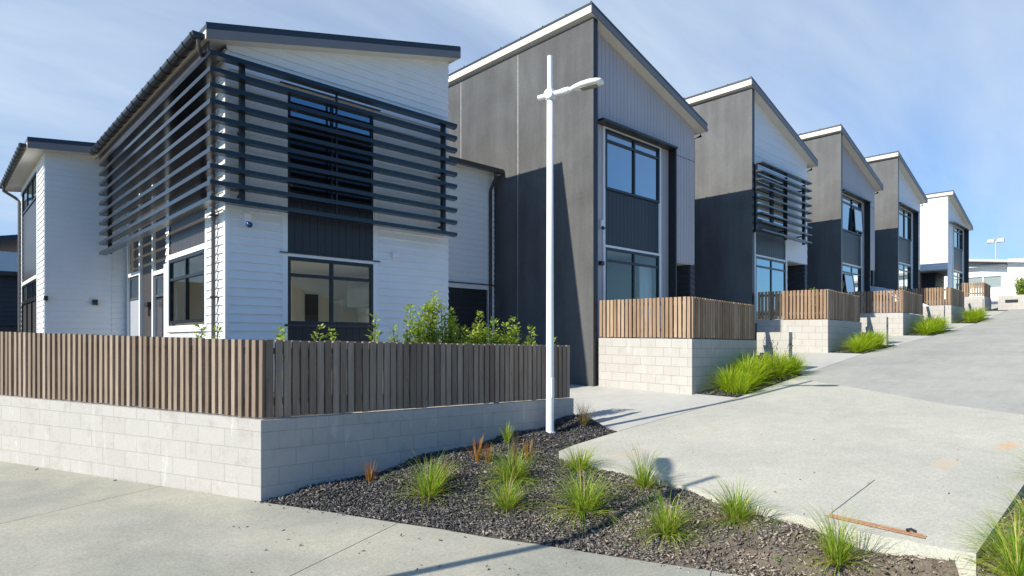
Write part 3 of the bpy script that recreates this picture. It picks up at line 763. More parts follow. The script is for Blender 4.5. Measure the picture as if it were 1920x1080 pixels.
# left face: solid to 14.87, recess to 20.4
lwin = (12.27 - V0, 14.58 - V0, .34, 1.68)
mb = MB()
FLf.lap(mb, 0, 14.87 - V0, -1.05, 5.05, .152, [(lwin[0] - .02, lwin[1] + .02, -.15 + .45, 4.9)], None, z_anchor=-1.05)
Face((U0, 14.87), (1, 0), (0, 1)).lap(mb, 0, .42, -1.05, 5.05, .152)
mb.build('weatherboard_wall', M['white'], H)
mb = MB(); Face((U1, V0), (0, 1), (1, 0)).lap(mb, 0, V1 - V0, -1.05, 6.3, .152); mb.build('weatherboard_wall', M['white'], H)
mb = MB(); Face((U1, V1 - .02), (-1, 0), (0, 1)).lap(mb, 0, U1 - U0, -1.05, 6.6, .152, (), lambda s: under(U1 - s)); mb.build('weatherboard_wall', M['white'], H)
# corner boxers and front strip of slate boards with white jamb trims
mb = MB()
FF.box(mb, -.03, .05, -1.05, 5.0, .0, .03); FLf.box(mb, .0, .06, -1.05, 5.0, .002, .032)
FF.box(mb, .98, 1.08, 1.62, 4.72, .0, .034); FF.box(mb, 2.88, 2.98, 1.62, 4.72, .0, .034)
FF.box(mb, .98, 1.08, -1.05, 1.60, .0, .036); FF.box(mb, 2.88, 2.98, -1.05, 1.60, .0, .036)
FF.box(mb, 1.08, 2.88, 1.56, 1.615, .0, .040)
# left face window surround
a, b = lwin[0], lwin[1]
FLf.box(mb, a - .12, a - .02, .26, 1.80, .0, .04); FLf.box(mb, b + .02, b + .10, .26, 1.80, .0, .04)
FLf.box(mb, a - .02, b + .02, 1.70, 1.80, .0, .043); FLf.box(mb, a - .12, b + .10, .17, .26, .0, .055)
FLf.box(mb, a - .12, a - .02, 1.80, 4.9, .0, .032); FLf.box(mb, b + .02, b + .10, 1.80, 4.9, .0, .032)
mb.each('white_trim', M['trim'], H)
mb = MB()
FF.box(mb, .93, 3.03, 1.617, 1.632, .0, .07); FF.box(mb, .93, 3.03, 4.73, 4.745, .0, .08)
FF.box(mb, 1.02, 2.94, .255, .298, .0, .055)
mb.each('head_flashing', M['roofmetal'], H)
mb = MB(); FF.vert(mb, 1.08, 2.88, 1.634, 2.60, .15, .006, off=.006); mb.build('slate_panel', M['darkboard'], H)
mb = MB(); FF.vert(mb, 1.08, 2.88, -1.05, .255, .15, .006, off=.006); mb.build('slate_panel', M['darkboard'], H)
mb = MB(); FF.box(mb, 1.08, 2.88, 4.622, 4.728, -.02, .006); mb.build('head_panel', M['darkboard'], H)
mb = MB(); FLf.vert(mb, a - .02, b + .02, 1.80, 4.9, .19, .006, off=.006); mb.build('brown_panel', M['brownboard'], H)
mb = MB(); FLf.lap(mb, a - .02, b + .02, -1.05, .17, .152, z_anchor=-1.05); mb.build('weatherboard_wall', M['white'], H)
window(FF, 1.08, 2.88, 2.60, 3.99, H, (1.97,), None, M['alu'], M['darkglass'])
window(FF, 1.08, 2.88, 3.992, 4.62, H, (1.97,), None, M['alu'], M['tinted'])
window(FF, 1.08, 2.88, .30, 1.555, H, (1.97,), 1.22, M['alu'], M['clear'], w=.06)
window(FLf, a, b, .345, 1.69, H, ((a + b) / 2 + .03,), 1.27, M['alu'], M['clear'], w=.06)
window(FLf, a + .1, b - .1, 3.6, 4.7, H, ((a + b) / 2,), 4.3, M['alu'], M['darkglass'], o0=.0, o1=.05)
# the room behind the two ground floor windows
rm = MB(); x0, x1, y0, y1, z0, z1 = U0 + .12, 8.45, V0 + .12, 15.6, -.72, 1.72
def wallhole(mb, pts): mb.poly(pts)
RF = Face((U0, V0 + .12), (1, 0), (0, 1)); RL = Face((U0 + .12, V0), (0, 1), (1, 0))
for F_, s0, s1, h in ((RF, .12, x1 - U0, (1.10, 2.86, .33, 1.53)), (RL, .12, y1 - V0, (a + .02, b - .02, .37, 1.66))):
    for c, d in ((z0, h[2]), (h[2], h[3]), (h[3], z1)):
        for e, f in F_.spans(s0, s1, c, d, [h]):
            rm.poly([F_.pt(e, c), F_.pt(f, c), F_.pt(f, d), F_.pt(e, d)])
# reveals
for F_, h in ((FF, (1.10, 2.86, .33, 1.53)), (FLf, (a + .02, b - .02, .37, 1.66))):
    for (s0, c), (s1, d) in (((h[0], h[2]), (h[1], h[2])), ((h[0], h[3]), (h[1], h[3])), ((h[0], h[2]), (h[0], h[3])), ((h[1], h[2]), (h[1], h[3]))):
        rm.poly([F_.pt(s0, c, -.04), F_.pt(s1, d, -.04), F_.pt(s1, d, -.12), F_.pt(s0, c, -.12)])
rm.poly([(x0, y1, z0), (x1, y1, z0), (x1, y1, z1), (x0, y1, z1)]); rm.poly([(x1, y0, z0), (x1, y1, z0), (x1, y1, z1), (x1, y0, z1)])
rm.poly([(x0, y0, z1), (x1, y0, z1), (x1, y1, z1), (x0, y1, z1)])
room = rm.build('interior', M['beige'], H)
rm = MB(); rm.poly([(x0, y0, z0), (x1, y0, z0), (x1, y1, z0), (x0, y1, z0)]); rm.build('floor', M['carpet'], room)
rm = MB(); rm.box(7.22, 7.60, y1 - .03, y1, z0, 1.22); rm.build('inner_door', M['intdark'], room)
rm = MB(); rm.box(7.15, 7.22, y1 - .035, y1, z0, 1.29); rm.box(7.60, 7.67, y1 - .035, y1, z0, 1.29); rm.box(7.22, 7.60, y1 - .035, y1, 1.22, 1.29); rm.each('door_frame', M['cabinet'], room)
rm = MB(); rm.box(8.08, 8.44, 13.0, 14.9, .86, 1.36); rm.box(7.95, 8.44, 12.6, 15.0, z0, .18); rm.box(8.0, 8.44, 15.0, y1 - .01, z0, 1.05); rm.each('kitchen_cabinet', M['cabinet'], room)
rm = MB(); rm.box(6.9, 7.7, 13.0, 13.5, -.1, .36); rm.build('worktop_box', M['intdark'], room)
# recess with two doors on the left face
RU = 4.20; FR = Face((RU, 14.87), (0, 1), (-1, 0))
mb = MB()
FR.vert(mb, 0, 20.4 - 14.87, -1.05, 5.1, .16, .006, [( .95, 2.72, -1.05, 1.72), (3.98, 5.32, -1.05, 1.86)], off=.006)
mb.build('brown_panel', M['brownboard'], H)
mb = MB()
for s in (.78, 2.62, 3.92, 5.28):
    FR.box(mb, s, s + .11, -1.05, 5.05, .0, .075)
FR.box(mb, .89, 2.62, 1.62, 1.72, .0, .07); FR.box(mb, 4.03, 5.28, 1.76, 1.86, .0, .07)
mb.each('white_batten', M['trim'], H)
d1 = MB(); FR.box(d1, 4.06, 5.26, -1.02, 1.10, -.02, .02); d1o = d1.build('door', M['greydoor'], H)
dh = MB(); FR.box(dh, 4.14, 4.17, -.02, .14, .02, .05); dh.tube([FR.pt(4.155, .05, .05), FR.pt(4.155, .05, .08), FR.pt(4.28, .05, .08)], .011, 8); dh.build('handle', M['steel'], d1o)
window(FR, 4.05, 5.27, 1.12, 1.75, H, (), None, M['downpipe'], M['tinted'], o0=-.02, o1=.02)
d2 = window(FR, .92, 1.95, -1.02, 1.05, H, (), None, M['alu'], M['dimglass'], w=.11, o0=-.04, o1=.01, name='door')
window(FR, .92, 2.60, 1.08, 1.60, H, (1.97,), None, M['downpipe'], M['tinted'], o0=-.02, o1=.02)
d3 = window(FR, 1.98, 2.60, -1.02, 1.05, H, (), None, M['alu'], M['dimglass'], w=.05, o0=-.04, o1=.0, name='side_light')
mb = MB(); FR.box(mb, 3.05, 3.36, .86, .98, .0, .10); FR.box(mb, 3.16, 3.2, .62, .86, .02, .05); mb.build('wall_lantern', M['alu'], H)
# rear wing that steps out to the left
WU, WV = 2.27, 20.4
wroof, wunder = mono_roof(H, 1.87, 4.4, 20.0, 26.4, 5.18, 5.46, th=.09, fascia=.17, mverge=M['verge'])
FW = Face((WU, WV), (1, 0), (0, -1)); FWL = Face((WU, WV), (0, 1), (-1, 0))
mb = MB(); FW.lap(mb, 0, RU - WU, -1.05, 5.1, .152, z_anchor=-1.05); mb.build('weatherboard_wall', M['white'], H)
wh = (1.3, 4.95, -1.05, 4.75)
mb = MB(); FWL.lap(mb, 0, 5.4, -1.05, 5.0, .152, [wh], z_anchor=-1.05); mb.build('weatherboard_wall', M['white'], H)
mb = MB(); FWL.box(mb, 1.18, 1.3, -1.05, 4.87, .0, .04); FWL.box(mb, 4.95, 5.07, -1.05, 4.87, .0, .04); FWL.box(mb, 1.3, 4.95, 4.75, 4.87, .0, .04); FWL.box(mb, 1.3, 4.95, 1.74, 1.84, .0, .045); mb.each('white_trim', M['trim'], H)
window(FWL, 1.3, 4.95, 4.02, 4.75, H, (2.5, 3.7), None, M['alu'], M['tinted'])
mb = MB(); FWL.vert(mb, 1.3, 4.95, 1.84, 4.02, .19, .006, off=.006); mb.build('brown_panel', M['brownboard'], H)
window(FWL, 1.3, 4.95, 1.2, 1.74, H, (2.5, 3.7), None, M['alu'], M['tinted'])
window(FWL, 1.3, 4.95, -1.02, 1.19, H, (2.5, 3.7), None, M['alu'], M['dimglass'], o1=.05, name='sliding_door')
# gutters, downpipes
gutter(H, 3.262, 10.98, 19.95, 5.09, .095); gutter(H, 1.79, 20.1, 26.3, 5.04)
mb = MB(); mb.tube([(3.28, 11.05, 5.05), (3.28, 11.05, 4.90), (3.36, 11.20, 4.84), (3.62, 11.56, 4.80), (3.69, 11.60, 4.72), (3.69, 11.60, -1.0)], .037, 12); dp = mb.build('downpipe', M['downpipe'], H)
mb = MB()
for z in (.75, 2.2, 3.6): mb.box(3.64, 3.75, 11.595 - .055, 11.595 + .055, z, z + .03)
mb.each('clip', M['alu'], dp)
mb = MB(); mb.tube([(1.80, 25.7, 5.0), (1.80, 25.7, 4.8), (2.1, 25.7, 4.62), (2.19, 25.6, 4.5), (2.19, 25.6, -1.0)], .045, 12); mb.build('downpipe', M['downpipe'], H)
mb = MB(); mb.box(3.40, 3.43, 10.96, 19.9, 4.806, 4.985); mb.build('eave_panel', M['brownboard'], H)
# louvre screen: each slat runs round the corner
NSL = 10; zt, zb = 4.80, 2.39
for k in range(NSL):
    z = zt + (zb - zt) * k / (NSL - 1)
    mb = MB(); o1 = .385; o0 = o1 - .175; h = .074
    # mitred L of two arms
    A = [(U0 - o1, 19.9), (U0 - o1, V0 - o1), (U1 - .03, V0 - o1), (U1 + .03, V0 - o0), (U0 - o0, V0 - o0), (U0 - o0, 19.9)]
    for quad in ([A[0], A[1], A[4], A[5]], [A[1], A[2], A[3], A[4]]):
        mb.prism(quad, z - h, z)
    mb.build('louvre_slat', M['louvre'], H)
for (s, f) in ((.20, FF), (4.55, FF), (.62, FLf), (8.4, FLf)):
    mb = MB(); f.box(mb, s - .04, s + .04, zb - .06, zt - .02, .135, .228)
    for z in (zb + .1, (zb + zt) / 2, zt - .2): f.box(mb, s - .02, s + .02, z, z + .05, .02, .135)
    mb.build('louvre_post', M['alu'], H)
mb = MB(); FF.box(mb, 1.955, 1.985, 2.45, 4.75, .19, .226); mb.build('louvre_post', M['alu'], H)
# small fittings on the front
mb = MB(); FF.box(mb, .29, .41, 2.03, 2.24, .024, .06); s1 = mb.build('sensor_light', M['trim'], H, bevel=.015)
mb = MB(); mb.tube([FF.pt(.35, 2.06, .06), FF.pt(.355, 2.03, .13), FF.pt(.36, 2.02, .135)], [.045, .05, .02], 14); mb.build('sensor_eye', M['sensorblue'], s1)
mb = MB(); mb.box(U0 + .05, U0 + .16, V0 - .14, V0 - .03, 2.60, 2.72); mb.build('camera_box', M['alu'], H)
mb = MB()
FF.box(mb, 3.30, 3.48, 1.68, 1.86, .022, .03); FF.box(mb, 3.32, 3.46, 1.72, 1.84, .03, .085); FF.box(mb, 3.325, 3.455, 1.69, 1.719, .03, .06); mb.build('vent_cowl', M['trim'], H, bevel=.006)
mb = MB(); FF.box(mb, .27, .43, 2.235, 2.25, .02, .1); mb.build('hood', M['trim'], s1)
mb = MB(); FW.box(mb, 1.05, 1.17, .98, 1.12, .02, .11); FW.box(mb, -.02, .06, 1.05, 1.17, .03, .1); mb.each('wall_light', M['alu'], H)
# garage wing between the two houses
GV = 13.0; GU0, GU1 = 8.62, 11.58
FG = Face((GU0, GV), (1, 0), (0, -1))
gh = (.35, 2.72, -1.3, 1.40)
mb = MB(); FG.lap(mb, 0, GU1 - GU0, -1.3, 4.62, .152, [gh], z_anchor=-1.05); mb.build('weatherboard_wall', M['white'], H)
mb = MB(); FG.box(mb, .25, .35, -1.3, 1.52, .0, .04); FG.box(mb, 2.72, 2.84, -1.3, 1.52, .0, .04); FG.box(mb, .35, 2.72, 1.40, 1.52, .0, .043); mb.each('white_trim', M['trim'], H)
mb = MB(); FG.box(mb, .15, 2.95, 1.523, 1.545, .0, .11); mb.each('head_flashing', M['roofmetal'], H)
mb = MB()
for k in range(18): FG.box(mb, .35, 2.72, -1.25 + k * .147, -1.25 + k * .147 + .138, -.12, -.085 if k % 2 else -.075)
mb.build('garage_door', M['garage'], H)
mb = MB(); mb.prism([(8.6, 12.72), (11.62, 12.72), (11.62, 20), (8.6, 20)], lambda u, v: 4.70 + .12 * (v - 12.72), lambda u, v: 4.76 + .12 * (v - 12.72)); mb.build('roof', M['roofmetal'], H)
mb = MB(); mb.box(8.6, 11.62, 12.75, 12.99, 4.60, 4.62); mb.build('soffit', M['soffit'], H)
mb = MB(); mb.box(8.62, 11.60, 12.60, 12.715, 4.60, 4.72); mb.build('gutter', M['gutter'], H)
mb = MB(); mb.tube([(11.35, 12.66, 4.62), (11.35, 12.66, 4.45), (11.40, 12.85, 4.28), (11.40, 12.93, 4.15), (11.40, 12.93, -1.2)], .045, 12); mb.build('downpipe', M['gutter'], H)
mb = MB(); FG.box(mb, .04, .14, 1.66, 1.78, .03, .14); mb.each('wall_light', M['alu'], H)

# ------------------------------------------------------------------ the row of terrace houses up the lane
def row_house(name, label, U, vp, zr, kind, wallmat='panel'):
    """zr: dict of heights; vp: plane of the projecting end of the side wall"""
    base = zr['base']; vf = vp + .25; W = 5.03
    h = thing(name, (U, vp, base), label, 'house', 'houses along the lane')
    slope = (zr['ev'] - zr['top']) / 5.40
    rf, und = mono_roof(h, U - .13, U + 5.27, vp - .06, vp + 11.2, zr['top'], zr['ev'], th=.07, fascia=.17, mleft=M['fascia'])
    topf = lambda s: und(U + s)
    F_ = Face((U, vf), (1, 0), (0, -1))
    # side wall of tall concrete panels standing proud of the front
    if wallmat == 'panel':
        zs = und(U + .08) - .0
        vv = [vp, vp + 2.62, vp + 5.08, vp + 11.0]
        mb = MB(); sl = MB()
        for i in range(3):
            a_ = vv[i] + (.016 if i else 0); b_ = vv[i + 1] - (.016 if i < 2 else 0)
            mb.box(U, U + .16, a_, b_, base - .3, zs - .015)
            if i < 2: sl.box(U + .004, U + .15, vv[i + 1] - .016, vv[i + 1] + .006, base - .3, zs - .02)
        po = mb.build('concrete_wall', M[zr.get('panel', 'panel_hazed')], h)
        sl.each('joint_sealant', M['sealant'], po)
        mb = MB(); mb.box(U + .0, U + .16, vp - .006, vp - .001, base - .3, zs - .015); mb.build('wall_end_flashing', M['alu'], h)
        s0 = .16
    else:
        zj = zr['sof']
        mb = MB(); Face((U, vf), (0, 1), (-1, 0)).lap(mb, 0, 10.9, zj, 8.6, .16, (), lambda s: und(U) + .01); mb.build('weatherboard_wall', M['white'], h)
        mb = MB(); Face((U + 1.2, vf + .9), (0, 1), (-1, 0)).lap(mb, 0, 10, base - .3, zj, .16)
        Face((U + 1.2, vf + .9), (1, 0), (0, -1)).lap(mb, 0, 2.2, base - .3, zj, .16); mb.build('charcoal_wall', M['darklap'], h)
        mb = MB(); mb.box(U + .02, U + 3.2, vf + .0, vf + 10, zj - .06, zj - .002); mb.build('soffit', M['soffit'], h)
        mb = MB(); mb.box(U + 1.16, U + 1.195, vf + 1.6, vf + 2.5, base, zj - .1); mb.build('door', M['orangedoor'], h)
        s0 = 0
    # front cladding
    wl, wr = zr.get('wl', .74), zr.get('wr', 3.14)
    tl, trr = wl - .08, wr + .10
    st, sb = zr['st'], zr['hood']      # slider top, hood height
    hole = (tl, trr, base - .3, sb - .03)
    sofz = zr['sof']
    recess = (zr['fin'], W - .24, base - .3, sofz)
    mb = MB()
    if kind == 'taupe':
        jz = zr['hood'] - .1
        F_.vert(mb, s0, W, base - .3, 9, .152, .010, [hole, (zr['fin'], W, base - .3, sofz), (zr['fin'] + .03, W, jz, jz + .018)], topf)
        mb.build('vertical_board_cladding', M['taupe'], h)
    else:
        F_.lap(mb, s0, W, base - .3, 9.5, .30 if kind == 'louvre' else .20, [hole, (zr['fin'], W, base - .3, sofz)], topf, thick=.016)
        mb.build('weatherboard_wall', M['white'], h)
    # white trims, window stack
    mb = MB(); uppert = sb - .05
    F_.box(mb, tl, wl, st + .06, uppert, .0, .035); F_.box(mb, wr, trr, st + .06, uppert, .0, .035); F_.box(mb, wl, wr, uppert - .06, uppert, .0, .034)
    F_.box(mb, tl, wl, base, st, .0, .04); F_.box(mb, wr, trr, base, st, .0, .04); F_.box(mb, tl, trr, st + .002, st + .058, .0, .045)
    mb.each('white_trim', M['trim'], h)
    wb = zr['wb']; mid = (wl + wr) / 2 + .03
    window(F_, wl, wr, wb, uppert - .062, h, (mid,), uppert - .34, M['alu'], M['tinted'], w=.06, o1=.05)
    mb = MB(); F_.vert(mb, wl, wr, st + .06, wb - .003, .16, .006, off=.006); mb.build('slate_panel', M['darkboard'], h)
    window(F_, wl, wr, base - .0, st, h, (mid,), st - .32, M['alu'], M[zr.get('lowglass', 'tinted')], w=.06, name='sliding_door')
    if kind != 'louvre':
        mb = MB()
        F_.box(mb, zr['fin'] - .05, zr['fin'], base, sb - .062, .0, .26)
        F_.box(mb, .33, zr['fin'], sb - .06, sb, .0, .30)
        mb.each('window_hood', M['alu'], h)
    else:
        fv = vp - .25; zt, zb = zr['lt'], zr['lb']
        for k in range(9):
            z = zt + (zb - zt) * k / 8
            mb = MB(); mb.prism([(U + .15, vp - .05), (U + .19, fv), (U + 4.22, fv), (U + 4.28, vp - .05)], z - .05, z); mb.build('louvre_slat', M['louvre'], h)
        for s, wd in ((.24, .05), (2.55, .02), (4.1, .05)):
            mb = MB(); F_.box(mb, s - wd, s + wd, zb - .08, zt - .06, .20, .298)
            for z in (zb + .2, zt - .3): F_.box(mb, s - .02, s + .02, z, z + .05, .02, .20)
            mb.build('louvre_post', M['alu'], h)
        mb = MB(); F_.tube = None
        mb.tube([(U + .25, vf - .09, und(U + .25) - .4), (U + .25, vf - .09, base)], .04, 10); mb.build('downpipe', M['downpipe'], h)
    # recessed entry under the right part of the front
    fi = zr['fin']
    if wallmat == 'panel':
        mb = MB(); mb.box(U + fi, U + W - .02, vf + .0, vf + 1.5, sofz - .02, sofz - .002); mb.build('soffit', M['soffit'], h)
        mb = MB(); E = Face((U + fi + .25, vf + 1.5), (1, 0), (0, -1)); E.lap(mb, 0, W - fi - .28, base - .2, sofz - .02, .16)
        Face((U + W - .2, vf + .02), (1, 0), (0, -1)).lap(mb, 0, .2, base - .2, sofz - .02, .16)
        Face((U + W - .2, vf + 1.5), (0, -1), (-1, 0)).lap(mb, 0, 1.48, base - .2, sofz - .02, .16)
        mb.build('charcoal_wall', M['darklap'], h)
        mb = MB(); mb.box(U + fi, U + fi + .05, vf + .2, vf + 1.5, base, sofz - .02); mb.box(U + fi + .05, U + fi + .09, vf + 1.38, vf + 1.5, base, sofz - .02); mb.each('white_trim', M['trim'], h)
        mb = MB(); mb.box(U + fi + .055, U + fi + .245, vf + 1.44, vf + 1.49, base, sofz - .3); mb.build('door', M['orangedoor'], h)
    # remaining sides
    mb = MB(); mb.box(U + W - .12, U + W - .001, vf + .05, vp + 11, max(base, sofz), und(U + W) - .02); mb.box(U + W - .12, U + W - .001, vf + 1.52, vp + 11, base - .3, sofz)
    mb.prism([(U + .16, vp + 10.9), (U + W - .13, vp + 10.9), (U + W - .13, vp + 11), (U + .16, vp + 11)], base - .3, lambda a_, b_: und(a_) - .02)
    mb.build('side_wall', M['darklap'], h)
    # interior stop behind the panes, eave gutter and its bend
    gutter(h, U + 5.33, vp - .02, vp + 11, zr['ev'] - .13, .06)
    mb = MB(); mb.tube([(U + 5.33, vp + .2, zr['ev'] - .18), (U + 5.33, vp + .2, zr['ev'] - .3), (U + W + .06, vp + .3, zr['ev'] - .42), (U + W + .06, vp + .3, base)], .04, 10); mb.build('downpipe', M['gutter'], h)
    return h, F_

h2, F2 = row_house('terrace_house', 'tall house of dark concrete side wall and taupe vertical boards, nearest behind the street lamp', 11.63, 9.46,
    dict(base=-1.15, top=8.06, ev=6.45, hood=5.42, st=2.34, wb=3.80, sof=2.26, fin=3.67, lowglass='clear', panel='panel'), 'taupe')
rm = MB(); x0, x1, y0, y1, z0, z1 = 11.63 + .5, 11.63 + 3.3, 9.71 + .05, 9.71 + 4.5, -1.1, 2.36
rm.poly([(x0, y1, z0), (x1, y1, z0), (x1, y1, z1), (x0, y1, z1)]); rm.poly([(x1, y0, z0), (x1, y1, z0), (x1, y1, z1), (x1, y0, z1)])
rm.poly([(x0, y0, z0), (x0, y1, z0), (x0, y1, z1), (x0, y0, z1)]); rm.poly([(x0, y0, z1), (x1, y0, z1), (x1, y1, z1), (x0, y1, z1)])
rm.poly([(x0, y0, z0), (x1, y0, z0), (x1, y1, z0), (x0, y1, z0)]); room2 = rm.build('interior', M['beige'], h2)
cu = MB(); pts = [(x0 + 2.05 + .55 * k / 22, y0 + .16 + .035 * math.sin(k * 1.7)) for k in range(23)]
for p_, q_ in zip(pts, pts[1:]): cu.poly([(p_[0], p_[1], z0 + .05), (q_[0], q_[1], z0 + .05), (q_[0], q_[1], 2.1), (p_[0], p_[1], 2.1)], None, True)
cu.build('curtain', M['cabinet'], room2)
rm = MB(); rm.box(x0 + .4, x0 + 1.2, y1 - .9, y1 - .3, z0, -.2); rm.build('sideboard', M['intdark'], room2)
h3, F3 = row_house('terrace_house', 'dark-walled house with white front and nine charcoal louvres over its window, second up the lane', 19.15, 9.10,
    dict(base=-.2, top=8.36, ev=6.80, hood=5.62, st=2.78, wb=3.98, sof=2.86, fin=3.25, wl=.72, wr=3.06, lt=5.72, lb=3.56), 'louvre')
h4, F4 = row_house('terrace_house', 'dark-walled house with grey vertical boards and open casements, third up the lane', 27.0, 9.10,
    dict(base=.45, top=8.74, ev=7.2, hood=6.2, st=3.2, wb=4.62, sof=3.25, fin=3.62), 'taupe')
h5, F5 = row_house('terrace_house', 'dark-walled house with white horizontal boards and charcoal window surround, fourth up the lane', 34.6, 9.06,
    dict(base=1.1, top=9.25, ev=7.75, hood=6.82, st=3.9, wb=5.2, sof=3.88, fin=3.66), 'white')
h6, F6 = row_house('terrace_house', 'all-white house with overhanging upper floor, last in the row at the lane top', 44.2, 8.72,
    dict(base=1.9, top=8.87, ev=7.39, hood=7.09, st=4.26, wb=5.67, sof=4.26, fin=4.3, wl=1.3, wr=3.7), 'white', 'white')
# opened casement sashes on the third house
def sash(face, s0, s1, z0, z1, tilt, parent):
    mb = MB(); g_ = MB(); w = .05
    d = math.tan(tilt) * (z1 - z0)
    def P(s, z, o): return face.pt(s, z, .06 + o + d * (z1 - z) / (z1 - z0))
    def bx(m, a_, b_, c_, e_, o0, o1): m.hexa([P(a_, c_, o0), P(b_, c_, o0), P(b_, c_, o1), P(a_, c_, o1), P(a_, e_, o0), P(b_, e_, o0), P(b_, e_, o1), P(a_, e_, o1)])
    bx(mb, s0, s0 + w, z0, z1, 0, .04); bx(mb, s1 - w, s1, z0, z1, 0, .04); bx(mb, s0 + w, s1 - w, z0, z0 + w, 0, .04); bx(mb, s0 + w, s1 - w, z1 - w, z1, 0, .04)
    o = mb.build('open_sash', M['alu'], parent); bx(g_, s0 + w, s1 - w, z0 + w, z1 - w, .015, .025); g_.build('pane', M['tinted'], o)
sash(F4, 2.0, 3.06, 4.72, 5.72, R(3.5), h4); sash(F4, .82, 1.9, 1.75, 2.80, R(7), h4)
# little wall fittings on the nearest terrace house
mb = MB(); F2.box(mb, .53, .62, 2.78, 3.0, .02, .08); s2 = mb.build('sensor_light', M['trim'], h2, bevel=.02)
mb = MB(); mb.tube([F2.pt(.575, 2.8, .07), F2.pt(.575, 2.77, .13)], [.045, .035], 12); mb.build('sensor_eye', M['sensorblue'], s2)
mb = MB(); F2.box(mb, .48, .60, 1.86, 1.96, .02, .12); mb.each('wall_light', M['alu'], h2)

# ------------------------------------------------------------------ street lamps
def street_lamp(loc, label, h=5.82, arm=(.30, -.954, 1.0)):
    t = thing('street_lamp', loc, label, 'street lamp', 'white street lamps'); x, y, z = loc
    mb = MB(); mb.tube([(x, y, z - .3), (x, y, z + 2.5), (x, y, z + h - .62), (x, y, z + h - .62)], [.064, .056, .049, .044], 20)
    mb.tube([(x, y, z + h - .62), (x, y, z + h)], .041, 16); mb.build('pole', M['lampwhite'], t)
    za = z + h - .60; dx, dy, reach = arm; rise = .05
    P = lambda s, o=0, l=0: (x + dx * s * reach - dy * l, y + dy * s * reach + dx * l, za + rise * s + o)
    mb = MB(); mb.tube([P(-.20), P(.02), P(.20)], [.040, .042, .042], 16); mb.tube([P(.20), P(.21), P(.31), P(.32)], [.046, .05, .05, .046], 16); mb.tube([P(.32), P(.38)], .038, 16)
    mb.build('arm', M['lampwhite'], t)
    mb = MB()
    ctr = (x, y, za); mb.tube([(x - dy * -.075, y + dx * -.075, za), (x - dy * .075, y + dx * .075, za)], .07, 18); mb.tube([(x, y, za - .08), (x, y, za + .08)], .064, 18); mb.build('collar', M['lampwhite'], t)
    # luminaire body: tapered rounded paddle
    secs = [(.36, .040, .038, -.03), (.43, .070, .05, -.035), (.53, .100, .06, -.04), (.66, .108, .065, -.04), (.78, .10, .052, -.04), (.85, .085, .03, -.035), (.86, .05, .012, -.025)]
    rings = []; n = 14
    for s, w, ht, b_ in secs:
        r = []
        for k in range(n):
            an = 2 * math.pi * k / n; cx = math.cos(an); sy = math.sin(an)
            cx = math.copysign(abs(cx) ** .6, cx)
            r.append(P(s, (ht * sy if sy > 0 else -b_ * sy * -1 * -1 if False else b_ * abs(sy)), w * cx))
        rings.append(r)
    vs_ = [p for r in rings for p in r]
    fs_ = [(i * n + k, i * n + (k + 1) % n, (i + 1) * n + (k + 1) % n, (i + 1) * n + k) for i in range(len(rings) - 1) for k in range(n)]
    fs_ += [tuple(range(n - 1, -1, -1)), tuple((len(rings) - 1) * n + k for k in range(n))]
    mb.__init__(); mb.mesh(vs_, fs_, True); head = mb.build('lamp_head', M['lampwhite'], t)
    mb = MB(); q = [P(.52, -.046, -.07), P(.78, -.046, -.07), P(.78, -.046, .07), P(.52, -.046, .07)]; q2 = [(a_, b_, c_ + .012) for a_, b_, c_ in q]
    mb.hexa(q + q2); mb.build('lens', M['lens'], head)
    mb = MB(); mb.hexa([(x - .028, y - .0675, z + .55), (x + .028, y - .0675, z + .55), (x + .028, y - .05, z + .55), (x - .028, y - .05, z + .55), (x - .028, y - .0665, z + .85), (x + .028, y - .0665, z + .85), (x + .028, y - .05, z + .85), (x - .028, y - .05, z + .85)]); mb.build('access_hatch', M['lampwhite'], t, bevel=.004)
    mb = MB(); mb.tube([(x, y, z - .02), (x, y, z + .015)], .085, 20); mb.build('base_ring', M['lampwhite'], t)
    return t
street_lamp((7.0, 6.55, -1.43), 'tall white street lamp standing in the bark bed before the dark concrete wall')
sx, sy = 2.37 * .7266 + 7.05 * .687, -2.37 * .687 + 7.05 * .7266
sd = Vector((1, -.150)).normalized()
lx, ly = sx - sd.x * 8.0, sy - sd.y * 8.0
street_lamp((lx, ly, pave_z(lx, ly)), 'second white street lamp out on the near pavement, seen only by its long shadow', arm=(.82, .572, 1.7))

# ------------------------------------------------------------------ plants
def blades(n, h, spread, w, droop, stiff=.5, seed=0, base_r=.05, hvar=.35):
    r = np.random.default_rng(seed); mb = MB()
    for _ in range(n):
        an = r.uniform(0, 6.283); lean = abs(r.normal(0, 1)) * spread + .06
        L = h * (1 - hvar * r.random()) * (1.12 if r.random() < .08 else 1)
        b = Vector((math.cos(an + r.normal(0, .5)), math.sin(an + r.normal(0, .5)), 0)) * base_r * math.sqrt(r.random())
        d = Vector((math.cos(an), math.sin(an), 0)); side = Vector((-d.y, d.x, 0))
        pts = []; p = b.copy(); a = min(lean, 1.35); k = 4; ww = w * r.uniform(.7, 1.2)
        for i in range(k + 1):
            pts.append((p.copy(), ww * (1 - (i / k) ** 1.6) + .0006))
            p = p + (d * math.sin(a) + Vector((0, 0, 1)) * math.cos(a)) * (L / k)
            a = min(a + droop * r.uniform(.5, 1.3) * (i + 1) / k, 2.3)
        tw = r.normal(0, .5); sd_ = (side + Vector((0, 0, 1)) * tw * .4).normalized()
        V = []
        for q, x in pts: V += [q - sd_ * x / 2, q + sd_ * x / 2]
        mb.mesh(V, [(2 * i, 2 * i + 1, 2 * i + 3, 2 * i + 2) for i in range(k)], True)
    return mb
